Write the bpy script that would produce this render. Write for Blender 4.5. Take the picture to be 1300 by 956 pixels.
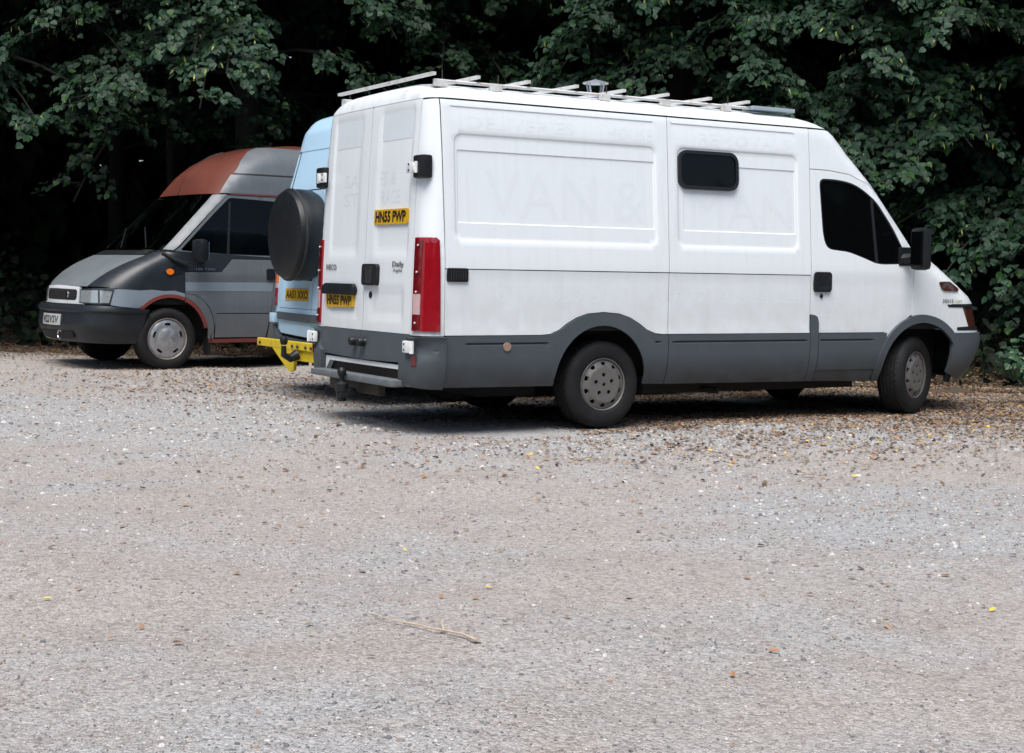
import bpy, bmesh, math, random
import numpy as np
from mathutils import Vector, Matrix
from mathutils.geometry import delaunay_2d_cdt

for o in list(bpy.data.objects): bpy.data.objects.remove(o)
sc = bpy.context.scene
COL = sc.collection
RNG = np.random.default_rng(7)
random.seed(7)

# ------------------------------------------------------------------ camera, light, exposure
cd = bpy.data.cameras.new('camera'); cam = bpy.data.objects.new('camera', cd); COL.objects.link(cam)
cd.sensor_width = 36.0; cd.lens = 36.0*1900/1300; cd.shift_y = -45/1300
cd.clip_start = 0.1; cd.clip_end = 2000
yaw, pit, rol = [math.radians(a) for a in (59.64236617, -2.5980754, .94488325)]
f = Vector((math.cos(pit)*math.cos(yaw), math.cos(pit)*math.sin(yaw), math.sin(pit)))
r = f.cross(Vector((0, 0, 1))).normalized(); u = r.cross(f)
r, u = r*math.cos(rol)+u*math.sin(rol), -r*math.sin(rol)+u*math.cos(rol)
M = Matrix((r, u, -f)).transposed().to_4x4(); M.translation = Vector((-6.32407, -10.35642, 1.16380))
cam.matrix_world = M
sc.camera = cam

SUN_EL, SUN_AZ = math.radians(64), math.radians(226)      # direction the light comes from (angle from +x)
world = bpy.data.worlds.new('World'); sc.world = world; world.use_nodes = True
nt = world.node_tree; bg = nt.nodes['Background']
sky = nt.nodes.new('ShaderNodeTexSky'); sky.sky_type = 'NISHITA'; sky.sun_disc = False
sky.sun_elevation = SUN_EL; sky.sun_rotation = math.radians(90)-SUN_AZ
sky.air_density = 1.0; sky.dust_density = 3.0; sky.ozone_density = 1.0
nt.links.new(sky.outputs[0], bg.inputs[0]); bg.inputs[1].default_value = 0.05
sl = bpy.data.lights.new('sun', 'SUN'); sl.energy = 1.5; sl.angle = math.radians(45); sl.color = (1, .975, .94)
sun = bpy.data.objects.new('sun', sl); COL.objects.link(sun)
sd = Vector((math.cos(SUN_EL)*math.cos(SUN_AZ), math.cos(SUN_EL)*math.sin(SUN_AZ), math.sin(SUN_EL)))
sun.rotation_euler = sd.to_track_quat('Z', 'Y').to_euler(); sun.location = (0, 0, 30)
sc.view_settings.view_transform = 'Standard'; sc.view_settings.look = 'None'
sc.view_settings.exposure = 1.6; sc.view_settings.gamma = 1.0

# ------------------------------------------------------------------ materials
MATS = {}
def mat(name, col, rough=.5, metal=0, var=.0, vscale=4., bump=0, bscale=60, dirt_shade=None, coat=0, spec=.5, alpha=None, streak=0, dust=None):
    """Principled paint / plastic with noise variation, optional grime and painted shade rising from the ground and thin dust"""
    if name in MATS: return MATS[name]
    m = bpy.data.materials.new(name); m.use_nodes = True; n = m.node_tree.nodes; L = m.node_tree.links
    b = n['Principled BSDF']
    b.inputs['Base Color'].default_value = (*col, 1); b.inputs['Roughness'].default_value = rough
    b.inputs['Metallic'].default_value = metal; b.inputs['Coat Weight'].default_value = coat
    b.inputs['Coat Roughness'].default_value = .06
    b.inputs['Specular IOR Level'].default_value = spec
    tc = n.new('ShaderNodeTexCoord'); out = None
    if var or dirt_shade or streak or dust:
        nz = n.new('ShaderNodeTexNoise'); nz.inputs['Scale'].default_value = vscale; nz.inputs['Detail'].default_value = 6
        nz.inputs['Roughness'].default_value = .65
        L.new(tc.outputs['Object'], nz.inputs['Vector'])
        mx = n.new('ShaderNodeMix'); mx.data_type = 'RGBA'
        mx.inputs[6].default_value = (*[c*(1-var) for c in col], 1); mx.inputs[7].default_value = (*[min(1, c*(1+var)) for c in col], 1)
        L.new(nz.outputs['Fac'], mx.inputs[0]); out = mx.outputs[2]
        if var:
            rr = n.new('ShaderNodeMapRange'); rr.inputs[3].default_value = max(0.02, rough-.08); rr.inputs[4].default_value = min(1, rough+.1)
            L.new(nz.outputs['Fac'], rr.inputs[0]); L.new(rr.outputs[0], b.inputs['Roughness'])
    if streak:
        mp = n.new('ShaderNodeMapping'); mp.inputs['Scale'].default_value = (9, 9, .5); L.new(tc.outputs['Object'], mp.inputs[0])
        ns = n.new('ShaderNodeTexNoise'); ns.inputs['Scale'].default_value = 3; ns.inputs['Detail'].default_value = 5; L.new(mp.outputs[0], ns.inputs['Vector'])
        rp = n.new('ShaderNodeMapRange'); rp.inputs[1].default_value = .5; rp.inputs[2].default_value = .8; rp.inputs[4].default_value = streak
        L.new(ns.outputs['Fac'], rp.inputs[0])
        m2 = n.new('ShaderNodeMix'); m2.data_type = 'RGBA'; L.new(rp.outputs[0], m2.inputs[0]); L.new(out, m2.inputs[6])
        m2.inputs[7].default_value = (.30, .29, .26, 1); out = m2.outputs[2]
    if dust:                                                  # fine grey blotches
        ns = n.new('ShaderNodeTexNoise'); ns.inputs['Scale'].default_value = dust[1]; ns.inputs['Detail'].default_value = 8
        L.new(tc.outputs['Object'], ns.inputs['Vector'])
        rp = n.new('ShaderNodeMapRange'); rp.inputs[1].default_value = .48; rp.inputs[2].default_value = .75; rp.inputs[4].default_value = dust[0]
        L.new(ns.outputs['Fac'], rp.inputs[0])
        m2 = n.new('ShaderNodeMix'); m2.data_type = 'RGBA'; L.new(rp.outputs[0], m2.inputs[0]); L.new(out, m2.inputs[6])
        m2.inputs[7].default_value = (*dust[2], 1); out = m2.outputs[2]
    if dirt_shade:                                                  # grime, on the cladding also painted shade: (z_start, z_full, strength, colour)
        sx = n.new('ShaderNodeSeparateXYZ'); L.new(tc.outputs['Object'], sx.inputs[0])
        mr = n.new('ShaderNodeMapRange'); mr.inputs[1].default_value = dirt_shade[0]; mr.inputs[2].default_value = dirt_shade[1]; mr.inputs[3].default_value = 0; mr.inputs[4].default_value = 1
        L.new(sx.outputs[2], mr.inputs[0])
        n2 = n.new('ShaderNodeTexNoise'); n2.inputs['Scale'].default_value = 7; n2.inputs['Detail'].default_value = 8; L.new(tc.outputs['Object'], n2.inputs['Vector'])
        ml = n.new('ShaderNodeMath'); ml.operation = 'MULTIPLY'; L.new(mr.outputs[0], ml.inputs[0])
        m3 = n.new('ShaderNodeMapRange'); m3.inputs[1].default_value = .3; m3.inputs[2].default_value = .65; m3.inputs[3].default_value = dirt_shade[2]*.35; m3.inputs[4].default_value = dirt_shade[2]
        L.new(n2.outputs['Fac'], m3.inputs[0]); L.new(m3.outputs[0], ml.inputs[1])
        m2 = n.new('ShaderNodeMix'); m2.data_type = 'RGBA'; L.new(ml.outputs[0], m2.inputs[0]); L.new(out, m2.inputs[6])
        m2.inputs[7].default_value = (*dirt_shade[3], 1); out = m2.outputs[2]
    if out: L.new(out, b.inputs['Base Color'])
    if bump:
        nb = n.new('ShaderNodeTexNoise'); nb.inputs['Scale'].default_value = bscale; nb.inputs['Detail'].default_value = 4
        L.new(tc.outputs['Object'], nb.inputs['Vector'])
        bp = n.new('ShaderNodeBump'); bp.inputs['Strength'].default_value = bump; bp.inputs['Distance'].default_value = .004
        L.new(nb.outputs['Fac'], bp.inputs['Height']); L.new(bp.outputs[0], b.inputs['Normal'])
    MATS[name] = m
    return m

BROWN = (.20, .165, .13)
white = mat('white_paint', (.735, .785, .81), .28, var=.02, vscale=1.5, coat=.3, streak=.09, dirt_shade=(1.3, .66, .5, (.45, .44, .41)), bump=.02, bscale=5)
white_roof = mat('white_roof_paint', (.74, .785, .81), .35, var=.03, coat=.2, dust=(.45, 9, (.36, .35, .32)))
white_door = mat('white_door_paint', (.71, .755, .775), .3, var=.03, vscale=2, coat=.25, streak=.10, dirt_shade=(1.3, .6, .28, (.45, .41, .35)), bump=.02, bscale=5)
ghost = mat('ghost_lettering', (.695, .743, .772), .29, var=.02)
ghost2 = mat('ghost_patch', (.60, .655, .69), .42, var=.06, vscale=9, streak=.08)
clad = mat('grey_cladding', (.062, .077, .088), .48, var=.12, vscale=5, bump=.12, bscale=350, dirt_shade=(.56, .30, .85, (.030, .026, .022)), dust=(.12, 5, (.11, .115, .115)), spec=.35)  # lower edge: brown grime plus painted shade of the tucked-under skirt
black = mat('black_plastic', (.009, .011, .013), .42, var=.25, vscale=12, bump=.08, bscale=200, dust=(.15, 8, (.04, .04, .04)), spec=.3)
rubber = mat('black_rubber', (.016, .016, .017), .6, var=.15)
seal = mat('window_seal', (.012, .013, .015), .4)
glassd = mat('dark_glass', (.002, .0025, .003), .04, spec=.22)
dark = mat('underbody_black', (.010, .010, .010), .9)
tyre_m = mat('tyre_rubber', (.0115, .012, .013), .72, var=.25, vscale=9, bump=.1, bscale=120, dust=(.3, 14, (.032, .031, .029)), spec=.25)
hub_grey = mat('grey_hubcap', (.15, .146, .14), .42, metal=.3, var=.15, vscale=14, dust=(.5, 16, (.15, .13, .11)))
hub_silver = mat('silver_hubcap', (.36, .37, .385), .30, metal=.6, var=.12, vscale=16, dust=(.4, 18, (.20, .17, .14)))
rimrust = mat('steel_rim', (.30, .28, .25), .45, metal=.5, var=.3, vscale=25, dust=(.6, 20, (.16, .11, .07)))
red_l = mat('red_lens', (.24, .004, .010), .14, var=.2, vscale=14, coat=.6)
redd_l = mat('dark_red_lens', (.13, .004, .008), .12, var=.3, vscale=30, coat=.6)
amber_l = mat('amber_lens', (.75, .16, .01), .15, coat=.5)
amber_d = mat('smoked_amber_lens', (.055, .016, .009), .12, coat=.5)
clear_l = mat('clear_lens', (.52, .36, .37), .18, var=.15, vscale=40, coat=.5)
yellow_pl = mat('plate_yellow', (.58, .33, .008), .35, var=.08, vscale=20, dust=(.25, 25, (.35, .24, .05)))
white_pl = mat('plate_white', (.40, .41, .41), .35, var=.06, vscale=20, dust=(.3, 25, (.3, .29, .26)))
letter = mat('plate_black', (.012, .012, .012), .4)
badge_m = mat('badge_grey', (.10, .10, .10), .35, metal=.4)
chrome = mat('chrome', (.72, .73, .74), .15, metal=1, var=.1)
galv = mat('galvanised_steel', (.42, .45, .48), .38, metal=.6, var=.2, vscale=20)
rack_m = mat('white_rack_paint', (.62, .63, .62), .4, var=.1, vscale=8, dust=(.5, 12, (.33, .22, .13)))
board_m = mat('grey_board', (.33, .40, .45), .5, var=.1)
tow_m = mat('yellow_tow_paint', (.60, .44, .012), .45, var=.12, vscale=14, dust=(.45, 18, (.22, .15, .06)))
step_m = mat('grey_step_rubber', (.10, .115, .125), .6, var=.2, vscale=20, bump=.2, bscale=150, dust=(.4, 20, (.25, .24, .22)))
hinge_w = mat('white_hinge', (.72, .74, .74), .4, var=.08, dust=(.3, 30, (.3, .27, .22)))
rusty = mat('rusty_steel', (.04, .032, .026), .7, var=.4, vscale=14)
blue = mat('pale_blue_paint', (.44, .65, .82), .3, var=.03, vscale=3, coat=.35, streak=.07, dirt_shade=(1.1, .4, .3, (.35, .36, .36)), bump=.02, bscale=5)
t_grey = mat('mid_grey_primer', (.105, .122, .136), .42, var=.13, vscale=3, streak=.12, dirt_shade=(.75, .3, .35, (.17, .15, .13)), dust=(.2, 6, (.12, .13, .14)))
t_light = mat('light_grey_paint', (.19, .235, .275), .35, var=.10, vscale=4, streak=.1, dust=(.2, 7, (.12, .13, .15)))
t_hood = mat('worn_silver_paint', (.135, .155, .165), .38, var=.14, vscale=4, dust=(.35, 5, (.09, .105, .115)))
t_dark = mat('dark_navy_paint', (.014, .018, .024), .38, var=.25, vscale=4, dust=(.25, 6, (.035, .04, .047)))
t_bump = mat('black_bumper', (.014, .018, .023), .40, var=.2, vscale=5, dust=(.25, 6, (.025, .027, .03)), dirt_shade=(.6, .3, .4, (.02, .018, .016)), spec=.35)
t_red = mat('red_oxide_primer', (.110, .028, .017), .6, var=.3, vscale=3, dust=(.6, 3, (.06, .02, .014)), spec=.3)
t_redb = mat('red_primer_trim', (.17, .034, .028), .55, var=.2, vscale=8)
t_white = mat('white_grille_paint', (.52, .55, .57), .35, var=.05, dirt_shade=(.9, .7, .15, BROWN))
lamp_m = mat('headlamp_glass', (.42, .46, .48), .10, metal=.5, var=.45, vscale=22, coat=.8)
lamp_d = mat('headlamp_housing', (.03, .034, .038), .2, coat=.5)
paper = mat('paper', (.60, .72, .60), .7, var=.15, vscale=30)
papery = mat('paper_yellow', (.6, .5, .15), .7)
seat_m = mat('seat_fabric', (.010, .011, .013), .9, var=.3)
bark = mat('bark', (.0065, .0055, .0048), .9, var=.4, vscale=9, bump=.6, bscale=22)

def glass_tint(name, tint, mixf):
    m = bpy.data.materials.new(name); m.use_nodes = True; n = m.node_tree.nodes; L = m.node_tree.links
    n.remove(n['Principled BSDF'])
    tr = n.new('ShaderNodeBsdfTransparent'); tr.inputs[0].default_value = (*tint, 1)
    gl = n.new('ShaderNodeBsdfGlossy'); gl.inputs[1].default_value = .03; gl.inputs[0].default_value = (.9, .95, 1, 1)
    fr = n.new('ShaderNodeFresnel'); fr.inputs[0].default_value = 1.33
    mx = n.new('ShaderNodeMixShader'); L.new(fr.outputs[0], mx.inputs[0]); L.new(tr.outputs[0], mx.inputs[1]); L.new(gl.outputs[0], mx.inputs[2])
    L.new(mx.outputs[0], n['Material Output'].inputs[0])
    return m
glass_t = glass_tint('tinted_glass', (.26, .29, .29), .1)

# ------------------------------------------------------------------ object helpers
def tag(o, label=None, cat=None, group=None, kind=None):
    if label: o['label'] = label
    if cat: o['category'] = cat
    if group: o['group'] = group
    if kind: o['kind'] = kind
    return o
def empty(name, loc, rz=0, **k):
    o = bpy.data.objects.new(name, None); COL.objects.link(o); o.location = loc; o.rotation_euler = (0, 0, rz)
    o.empty_display_size = .3
    return tag(o, **k)
def link(name, me, m=None, parent=None, smooth=True, label=None):
    if m is not None:
        for mm in (m if isinstance(m, (list, tuple)) else [m]): me.materials.append(mm)
    if smooth: me.polygons.foreach_set('use_smooth', [True]*len(me.polygons))
    o = bpy.data.objects.new(name, me); COL.objects.link(o)
    if parent: o.parent = parent
    if label: o['label'] = label
    return o
def pydata(name, v, fc, m=None, parent=None, smooth=True, label=None):
    me = bpy.data.meshes.new(name); me.from_pydata([tuple(p) for p in v], [], fc); me.update()
    return link(name, me, m, parent, smooth, label)
def fast_mesh(name, V, F, mats, mi=None, parent=None, smooth=False):
    """V (n,3), F (m,k) arrays"""
    me = bpy.data.meshes.new(name); n, k = F.shape
    me.vertices.add(len(V)); me.vertices.foreach_set('co', V.astype(np.float32).ravel())
    me.loops.add(n*k); me.loops.foreach_set('vertex_index', F.astype(np.int32).ravel())
    me.polygons.add(n); me.polygons.foreach_set('loop_start', np.arange(0, n*k, k, dtype=np.int32))
    for mm in mats: me.materials.append(mm)
    if mi is not None: me.polygons.foreach_set('material_index', mi.astype(np.int32))
    me.polygons.foreach_set('use_smooth', np.full(n, smooth))
    me.update(calc_edges=True)
    o = bpy.data.objects.new(name, me); COL.objects.link(o)
    if parent: o.parent = parent
    return o
class MB:
    def __init__(s): s.v = []; s.f = []
    def add(s, v, fc):
        k = len(s.v); s.v += [tuple(p) for p in v]; s.f += [tuple(i+k for i in q) for q in fc]; return s
    def box(s, c, d, rot=None, bev=0):
        bm = bmesh.new(); bmesh.ops.create_cube(bm, size=1); bmesh.ops.scale(bm, vec=d, verts=bm.verts)
        if bev: bmesh.ops.bevel(bm, geom=bm.edges[:], offset=bev, segments=2, affect='EDGES', profile=.6)
        if rot: bmesh.ops.rotate(bm, verts=bm.verts, cent=(0, 0, 0), matrix=rot)
        bmesh.ops.translate(bm, vec=c, verts=bm.verts)
        bm.verts.index_update(); s.add([v.co[:] for v in bm.verts], [[v.index for v in fc.verts] for fc in bm.faces]); bm.free(); return s
    def tube(s, pts, rad, n=8, cap=True):
        pts = [Vector(p) for p in pts]; rads = rad if isinstance(rad, (list, tuple)) else [rad]*len(pts)
        v = []; fc = []; prev = None
        for i, p in enumerate(pts):
            t = (pts[min(i+1, len(pts)-1)]-pts[max(i-1, 0)]).normalized()
            a = t.orthogonal().normalized() if prev is None else (prev-t*prev.dot(t)).normalized()
            prev = a; b = t.cross(a)
            for j in range(n):
                q = 2*math.pi*j/n; v.append(p+(a*math.cos(q)+b*math.sin(q))*rads[i])
        for i in range(len(pts)-1):
            for j in range(n): fc.append((i*n+j, i*n+(j+1) % n, (i+1)*n+(j+1) % n, (i+1)*n+j))
        if cap: fc.append(tuple(range(n-1, -1, -1))); fc.append(tuple((len(pts)-1)*n+j for j in range(n)))
        return s.add(v, fc)
    def lathe(s, prof, axis='Y', n=40, c=(0, 0, 0), mod=None):
        v = []; fc = []
        for i, (r0, h) in enumerate(prof):
            for j in range(n):
                rr = r0*mod(i, j) if mod else r0
                a = 2*math.pi*j/n; x, y = rr*math.cos(a), rr*math.sin(a)
                v.append({'Y': (x, h, y), 'Z': (x, y, h), 'X': (h, x, y)}[axis])
        v = [(p[0]+c[0], p[1]+c[1], p[2]+c[2]) for p in v]
        for i in range(len(prof)-1):
            for j in range(n): fc.append((i*n+j, i*n+(j+1) % n, (i+1)*n+(j+1) % n, (i+1)*n+j))
        return s.add(v, fc)
    def build(s, name, m, parent=None, smooth=False, label=None):
        o = pydata(name, s.v, s.f, m, parent, smooth, label)
        bm = bmesh.new(); bm.from_mesh(o.data); bmesh.ops.recalc_face_normals(bm, faces=bm.faces); bm.to_mesh(o.data); bm.free()
        if smooth: o.data.set_sharp_from_angle(angle=math.radians(40))
        return o

# ------------------------------------------------------------------ van body surface
def smooth_table(t, sig):
    zs = np.linspace(-.2, 3.0, 1281); a = np.array(t, float); y = np.interp(zs, a[:, 0], a[:, 1])
    if sig > 0:
        k = int(sig/(zs[1]-zs[0])*3)+1; g = np.exp(-.5*(np.arange(-k, k+1)*(zs[1]-zs[0])/sig)**2); g /= g.sum()
        y = np.convolve(np.pad(y, k, mode='edge'), g, 'valid')
    return lambda z: np.interp(z, zs, y)
class Body:
    def __init__(s, w, xa, rf, bf, xr, rr, br, sx=.012):
        s.W = smooth_table(w, .03); s.XA = smooth_table(xa, sx); s.RF = smooth_table(rf, .02); s.BF = smooth_table(bf, .02)
        s.XR = smooth_table(xr, .02); s.RR = smooth_table(rr, .02); s.BR = smooth_table(br, .02)
    def plan(s, uu, z):
        uu = np.asarray(uu, float); z = np.asarray(z, float)
        w = s.W(z); x = uu.copy(); y = w.copy()*np.ones_like(uu)
        for sg, xe, rad, bul in ((1, s.XA(z), s.RF(z), s.BF(z)), (-1, s.XR(z), s.RR(z), s.BR(z))):
            rad = np.minimum(rad, w*.8); xs = xe-sg*rad; Lc = 1.3*rad; d = (uu-xs)*sg
            t = np.clip(d/Lc, 0, 1); yB = w-1.1*rad
            cx = (1-t)**2*xs+2*t*(1-t)*xe+t*t*(xe+sg*.45*bul); cy = (1-t)**2*w+2*t*(1-t)*w+t*t*yB
            t2 = np.clip(d-Lc, 0, 1); yc = np.maximum(yB-1.344*rad, .02)
            fx = (1-t2)**2*(xe+sg*.45*bul)+2*t2*(1-t2)*(xe+sg*bul)+t2*t2*(xe+sg*bul); fy = (1-t2)**2*yB+2*t2*(1-t2)*yc
            m1 = (d > 0) & (d <= Lc); m2 = d > Lc
            x = np.where(m1, cx, np.where(m2, fx, x)); y = np.where(m1, cy, np.where(m2, fy, y))
        return x, y
    def u_of_y(s, y, z, front):
        """surface coordinate for a half-width y on the rear (or front) face"""
        w = float(s.W(z)); sg = 1 if front else -1
        xe, rad = (float(s.XA(z)), float(s.RF(z))) if front else (float(s.XR(z)), float(s.RR(z)))
        rad = min(rad, w*.8); xs = xe-sg*rad; Lc = 1.3*rad; yB = w-1.1*rad
        if y > yB: return xs+sg*Lc*math.sqrt(max(0, (w-y)/(1.1*rad)))
        yc = max(yB-1.344*rad, .02); a = yB-2*yc; b = 2*yc-2*yB; c = yB-y
        if abs(a) < 1e-6: t = -c/b
        else:
            D = math.sqrt(max(0, b*b-4*a*c)); t1, t2 = (-b-D)/(2*a), (-b+D)/(2*a)
            t = t1 if -1e-6 <= t1 <= 1+1e-6 else t2
        return xs+sg*(Lc+min(max(t, 0), 1))
    def S(s, side, uu, z, off=0.):
        uu = np.asarray(uu, float); z = np.asarray(z, float); e = 2e-3
        x, y = s.plan(uu, z)
        x1, y1 = s.plan(uu+e, z); x0, y0 = s.plan(uu-e, z); x3, y3 = s.plan(uu, z+e); x2, y2 = s.plan(uu, z-e)
        tu = np.stack([x1-x0, y1-y0, 0*x], -1); tz = np.stack([x3-x2, y3-y2, 0*x+2*e], -1)
        n = np.cross(tz, tu); ln = np.linalg.norm(n, axis=-1, keepdims=True); n = n/np.maximum(ln, 1e-9)
        P = np.stack([x, y, z*np.ones_like(x)], -1)+n*np.broadcast_to(np.asarray(off, float), x.shape)[..., None]
        P[..., 1] = P[..., 1]*side
        return P

def subdiv(loop, sp):
    out = []
    for i, a in enumerate(loop):
        b = loop[(i+1) % len(loop)]; d = math.hypot(b[0]-a[0], b[1]-a[1]); k = max(1, int(math.ceil(d/sp)))
        for j in range(k): out.append((a[0]+(b[0]-a[0])*j/k, a[1]+(b[1]-a[1])*j/k))
    return out
def rrect(x0, y0, x1, y1, rad, n=5):
    rad = min(rad, abs(x1-x0)/2*.99, abs(y1-y0)/2*.99); out = []
    for cx, cy, a0 in ((x1-rad, y1-rad, 0), (x0+rad, y1-rad, 90), (x0+rad, y0+rad, 180), (x1-rad, y0+rad, 270)):
        for k in range(n+1):
            a = math.radians(a0+90*k/n); out.append((cx+rad*math.cos(a), cy+rad*math.sin(a)))
    return out
def rounded(poly, rad, n=4):
    """polygon with rounded corners; rad number or list"""
    out = []; N = len(poly)
    for i, p in enumerate(poly):
        rr = rad[i] if isinstance(rad, (list, tuple)) else rad
        if rr <= 0: out.append(p); continue
        P = Vector(p); A = Vector(poly[i-1])-P; B = Vector(poly[(i+1) % N])-P
        la = min(rr, A.length*.49); lb = min(rr, B.length*.49); a = P+A.normalized()*la; b = P+B.normalized()*lb
        for k in range(n+1):
            t = k/n; q = a*(1-t)**2+P*2*t*(1-t)+b*t*t; out.append((q.x, q.y))
    return out
def arc(cx, cy, rad, a0, a1, n=14, ry=None):
    return [(cx+rad*math.cos(math.radians(a0+(a1-a0)*k/n)), cy+(ry or rad)*math.sin(math.radians(a0+(a1-a0)*k/n))) for k in range(n+1)]
def sd_rr(U, Z, q):
    x0, z0, x1, z1, rad = q
    dx = np.abs(U-(x0+x1)/2)-((x1-x0)/2-rad); dz = np.abs(Z-(z0+z1)/2)-((z1-z0)/2-rad)
    return np.hypot(np.maximum(dx, 0), np.maximum(dz, 0))+np.minimum(np.maximum(dx, dz), 0)-rad
def inside_v(C, loop):
    """which of the points C lie inside the loop"""
    L_ = np.asarray(loop); x, y = C[:, 0], C[:, 1]; res = np.zeros(len(C), bool)
    for i in range(len(L_)):
        (xi, yi), (xj, yj) = L_[i], L_[i-1]
        if yi == yj: continue
        res ^= ((yi > y) != (yj > y)) & (x < (xj-xi)*(y-yi)/(yj-yi)+xi)
    return res
def patch_raw(mapf, outer, holes=(), rings=(), sp=.06, lip=.015):
    """triangulated 2-D outline mapped through mapf(U,Z,extra_offset) with a returned edge (lip)"""
    V2 = []; Eg = []
    for lp in [outer]+list(holes)+list(rings):
        k = len(V2); n = len(lp); V2 += list(lp); Eg += [(k+i, k+(i+1) % n) for i in range(n)]
    B = np.array(V2); x0, y0 = np.array(outer).min(0); x1, y1 = np.array(outer).max(0)
    gx = np.arange(x0+sp*.5, x1, sp); gy = np.arange(y0+sp*.5, y1, sp)
    G = np.array([(a+(sp*.25 if j % 2 else -sp*.25), b) for j, b in enumerate(gy) for a in gx]).reshape(-1, 2)
    keep = np.ones(len(G), bool)
    for c in range(0, len(B), 256): keep &= (((G[:, None]-B[None, c:c+256])**2).sum(-1).min(1) > (sp*.35)**2)
    r_ = delaunay_2d_cdt([Vector(p) for p in V2]+[Vector(p) for p in G[keep]], Eg, [], 0, 1e-7)
    P = np.array([v[:] for v in r_[0]]); F = np.array([tuple(t) for t in r_[2] if len(t) == 3])
    C = P[F].mean(1); ok = inside_v(C, outer)
    for h in holes: ok &= ~inside_v(C, h)
    F = F[ok]
    used, inv = np.unique(F, return_inverse=True); P = P[used]; F = [tuple(t) for t in inv.reshape(-1, 3).tolist()]
    Q = mapf(P[:, 0], P[:, 1], 0.)
    V = [tuple(q) for q in Q]; fc = list(F)
    if lip:
        for lp in [outer]+list(holes):
            a = np.array(lp); A = mapf(a[:, 0], a[:, 1], 0.); Bq = mapf(a[:, 0], a[:, 1], -lip); k = len(V); n = len(lp)
            V += [tuple(q) for q in A]+[tuple(q) for q in Bq]
            fc += [(k+i, k+(i+1) % n, k+n+(i+1) % n, k+n+i) for i in range(n)]
    return V, fc
def patch(body, name, m, parent, loop, side=-1, holes=(), rings=(), sp=.07, off=0., lip=.015, conv=None, dfun=None, label=None, es=None):
    sides = side if isinstance(side, tuple) else (side,)
    es = es or sp
    mb = MB()
    for sd_ in sides:
        o = subdiv(loop, es); hs = [subdiv(h, es) for h in holes]; rs = [subdiv(h, es) for h in rings]
        if conv: o = [conv(p) for p in o]; hs = [[conv(p) for p in h] for h in hs]; rs = [[conv(p) for p in h] for h in rs]
        def mf(U, Z, ex):
            d = off+ex+(dfun(U, Z) if dfun else 0.)
            return body.S(sd_, U, Z, d)
        v, fc = patch_raw(mf, o, hs, rs, sp, lip)
        if sd_ > 0: fc = [q[::-1] for q in fc]
        mb.add(v, fc)
    o = pydata(name, mb.v, mb.f, m, parent, True, label)
    o.data.set_sharp_from_angle(angle=math.radians(38))
    return o
def shell(body, name, m, parent, zs, u0, u1, n=90, off=-.03, cap=True):
    """closed loft behind the panels / or the roof skin itself"""
    zs = np.array(zs); rows = []
    for z in zs:
        uu = np.linspace(u0(z) if callable(u0) else u0, u1(z) if callable(u1) else u1, n)
        R_ = body.S(-1, uu, np.full(n, z), off); Lf = body.S(1, uu[::-1], np.full(n, z), off); rows.append(np.concatenate([R_, Lf]))
    V = np.concatenate(rows); k = 2*n; fc = []
    for i in range(len(zs)-1):
        for j in range(k): fc.append((i*k+j, i*k+(j+1) % k, (i+1)*k+(j+1) % k, (i+1)*k+j))
    if cap: fc.append(tuple((len(zs)-1)*k+j for j in range(k)))
    return pydata(name, V, fc, m, parent, True)
def body_ends(b, z):
    """u at rear centre and front centre"""
    rf = min(float(b.RF(z)), float(b.W(z))*.8); rr = min(float(b.RR(z)), float(b.W(z))*.8)
    return float(b.XR(z))+rr-1.3*rr-1.0, float(b.XA(z))-rf+1.3*rf+1.0

TXT = {}
def text2d(s, bold=.0):
    key = (s, bold)
    if key in TXT: return TXT[key]
    cu = bpy.data.curves.new('txt', 'FONT'); cu.body = s; cu.size = 1; cu.resolution_u = 2; cu.offset = bold
    o = bpy.data.objects.new('txt', cu); COL.objects.link(o)
    dg = bpy.context.evaluated_depsgraph_get(); e = o.evaluated_get(dg); me = e.to_mesh()
    V = np.array([v.co[:2] for v in me.vertices]); F = [tuple(p.vertices) for p in me.polygons]; e.to_mesh_clear()
    bpy.data.objects.remove(o); bpy.data.curves.remove(cu)
    V -= V.min(0); TXT[key] = (V, F); return V, F
def text_on(body, name, s, m, parent, side, p0, p1, off=.004, conv=None, bold=.01, label=None):
    """lettering filling the box p0-p1 (lower left to upper right as read) on the body surface"""
    V, F = text2d(s, bold); w, h = V.max(0)
    a = p0[0]+V[:, 0]/w*(p1[0]-p0[0]); b = p0[1]+V[:, 1]/h*(p1[1]-p0[1])
    if conv:
        q = np.array([conv((x, y)) for x, y in zip(a, b)]); a, b = q[:, 0], q[:, 1]
    P = body.S(side, a, b, off(a, b) if callable(off) else off)
    return pydata(name, P, F, m, parent, False, label)

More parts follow.
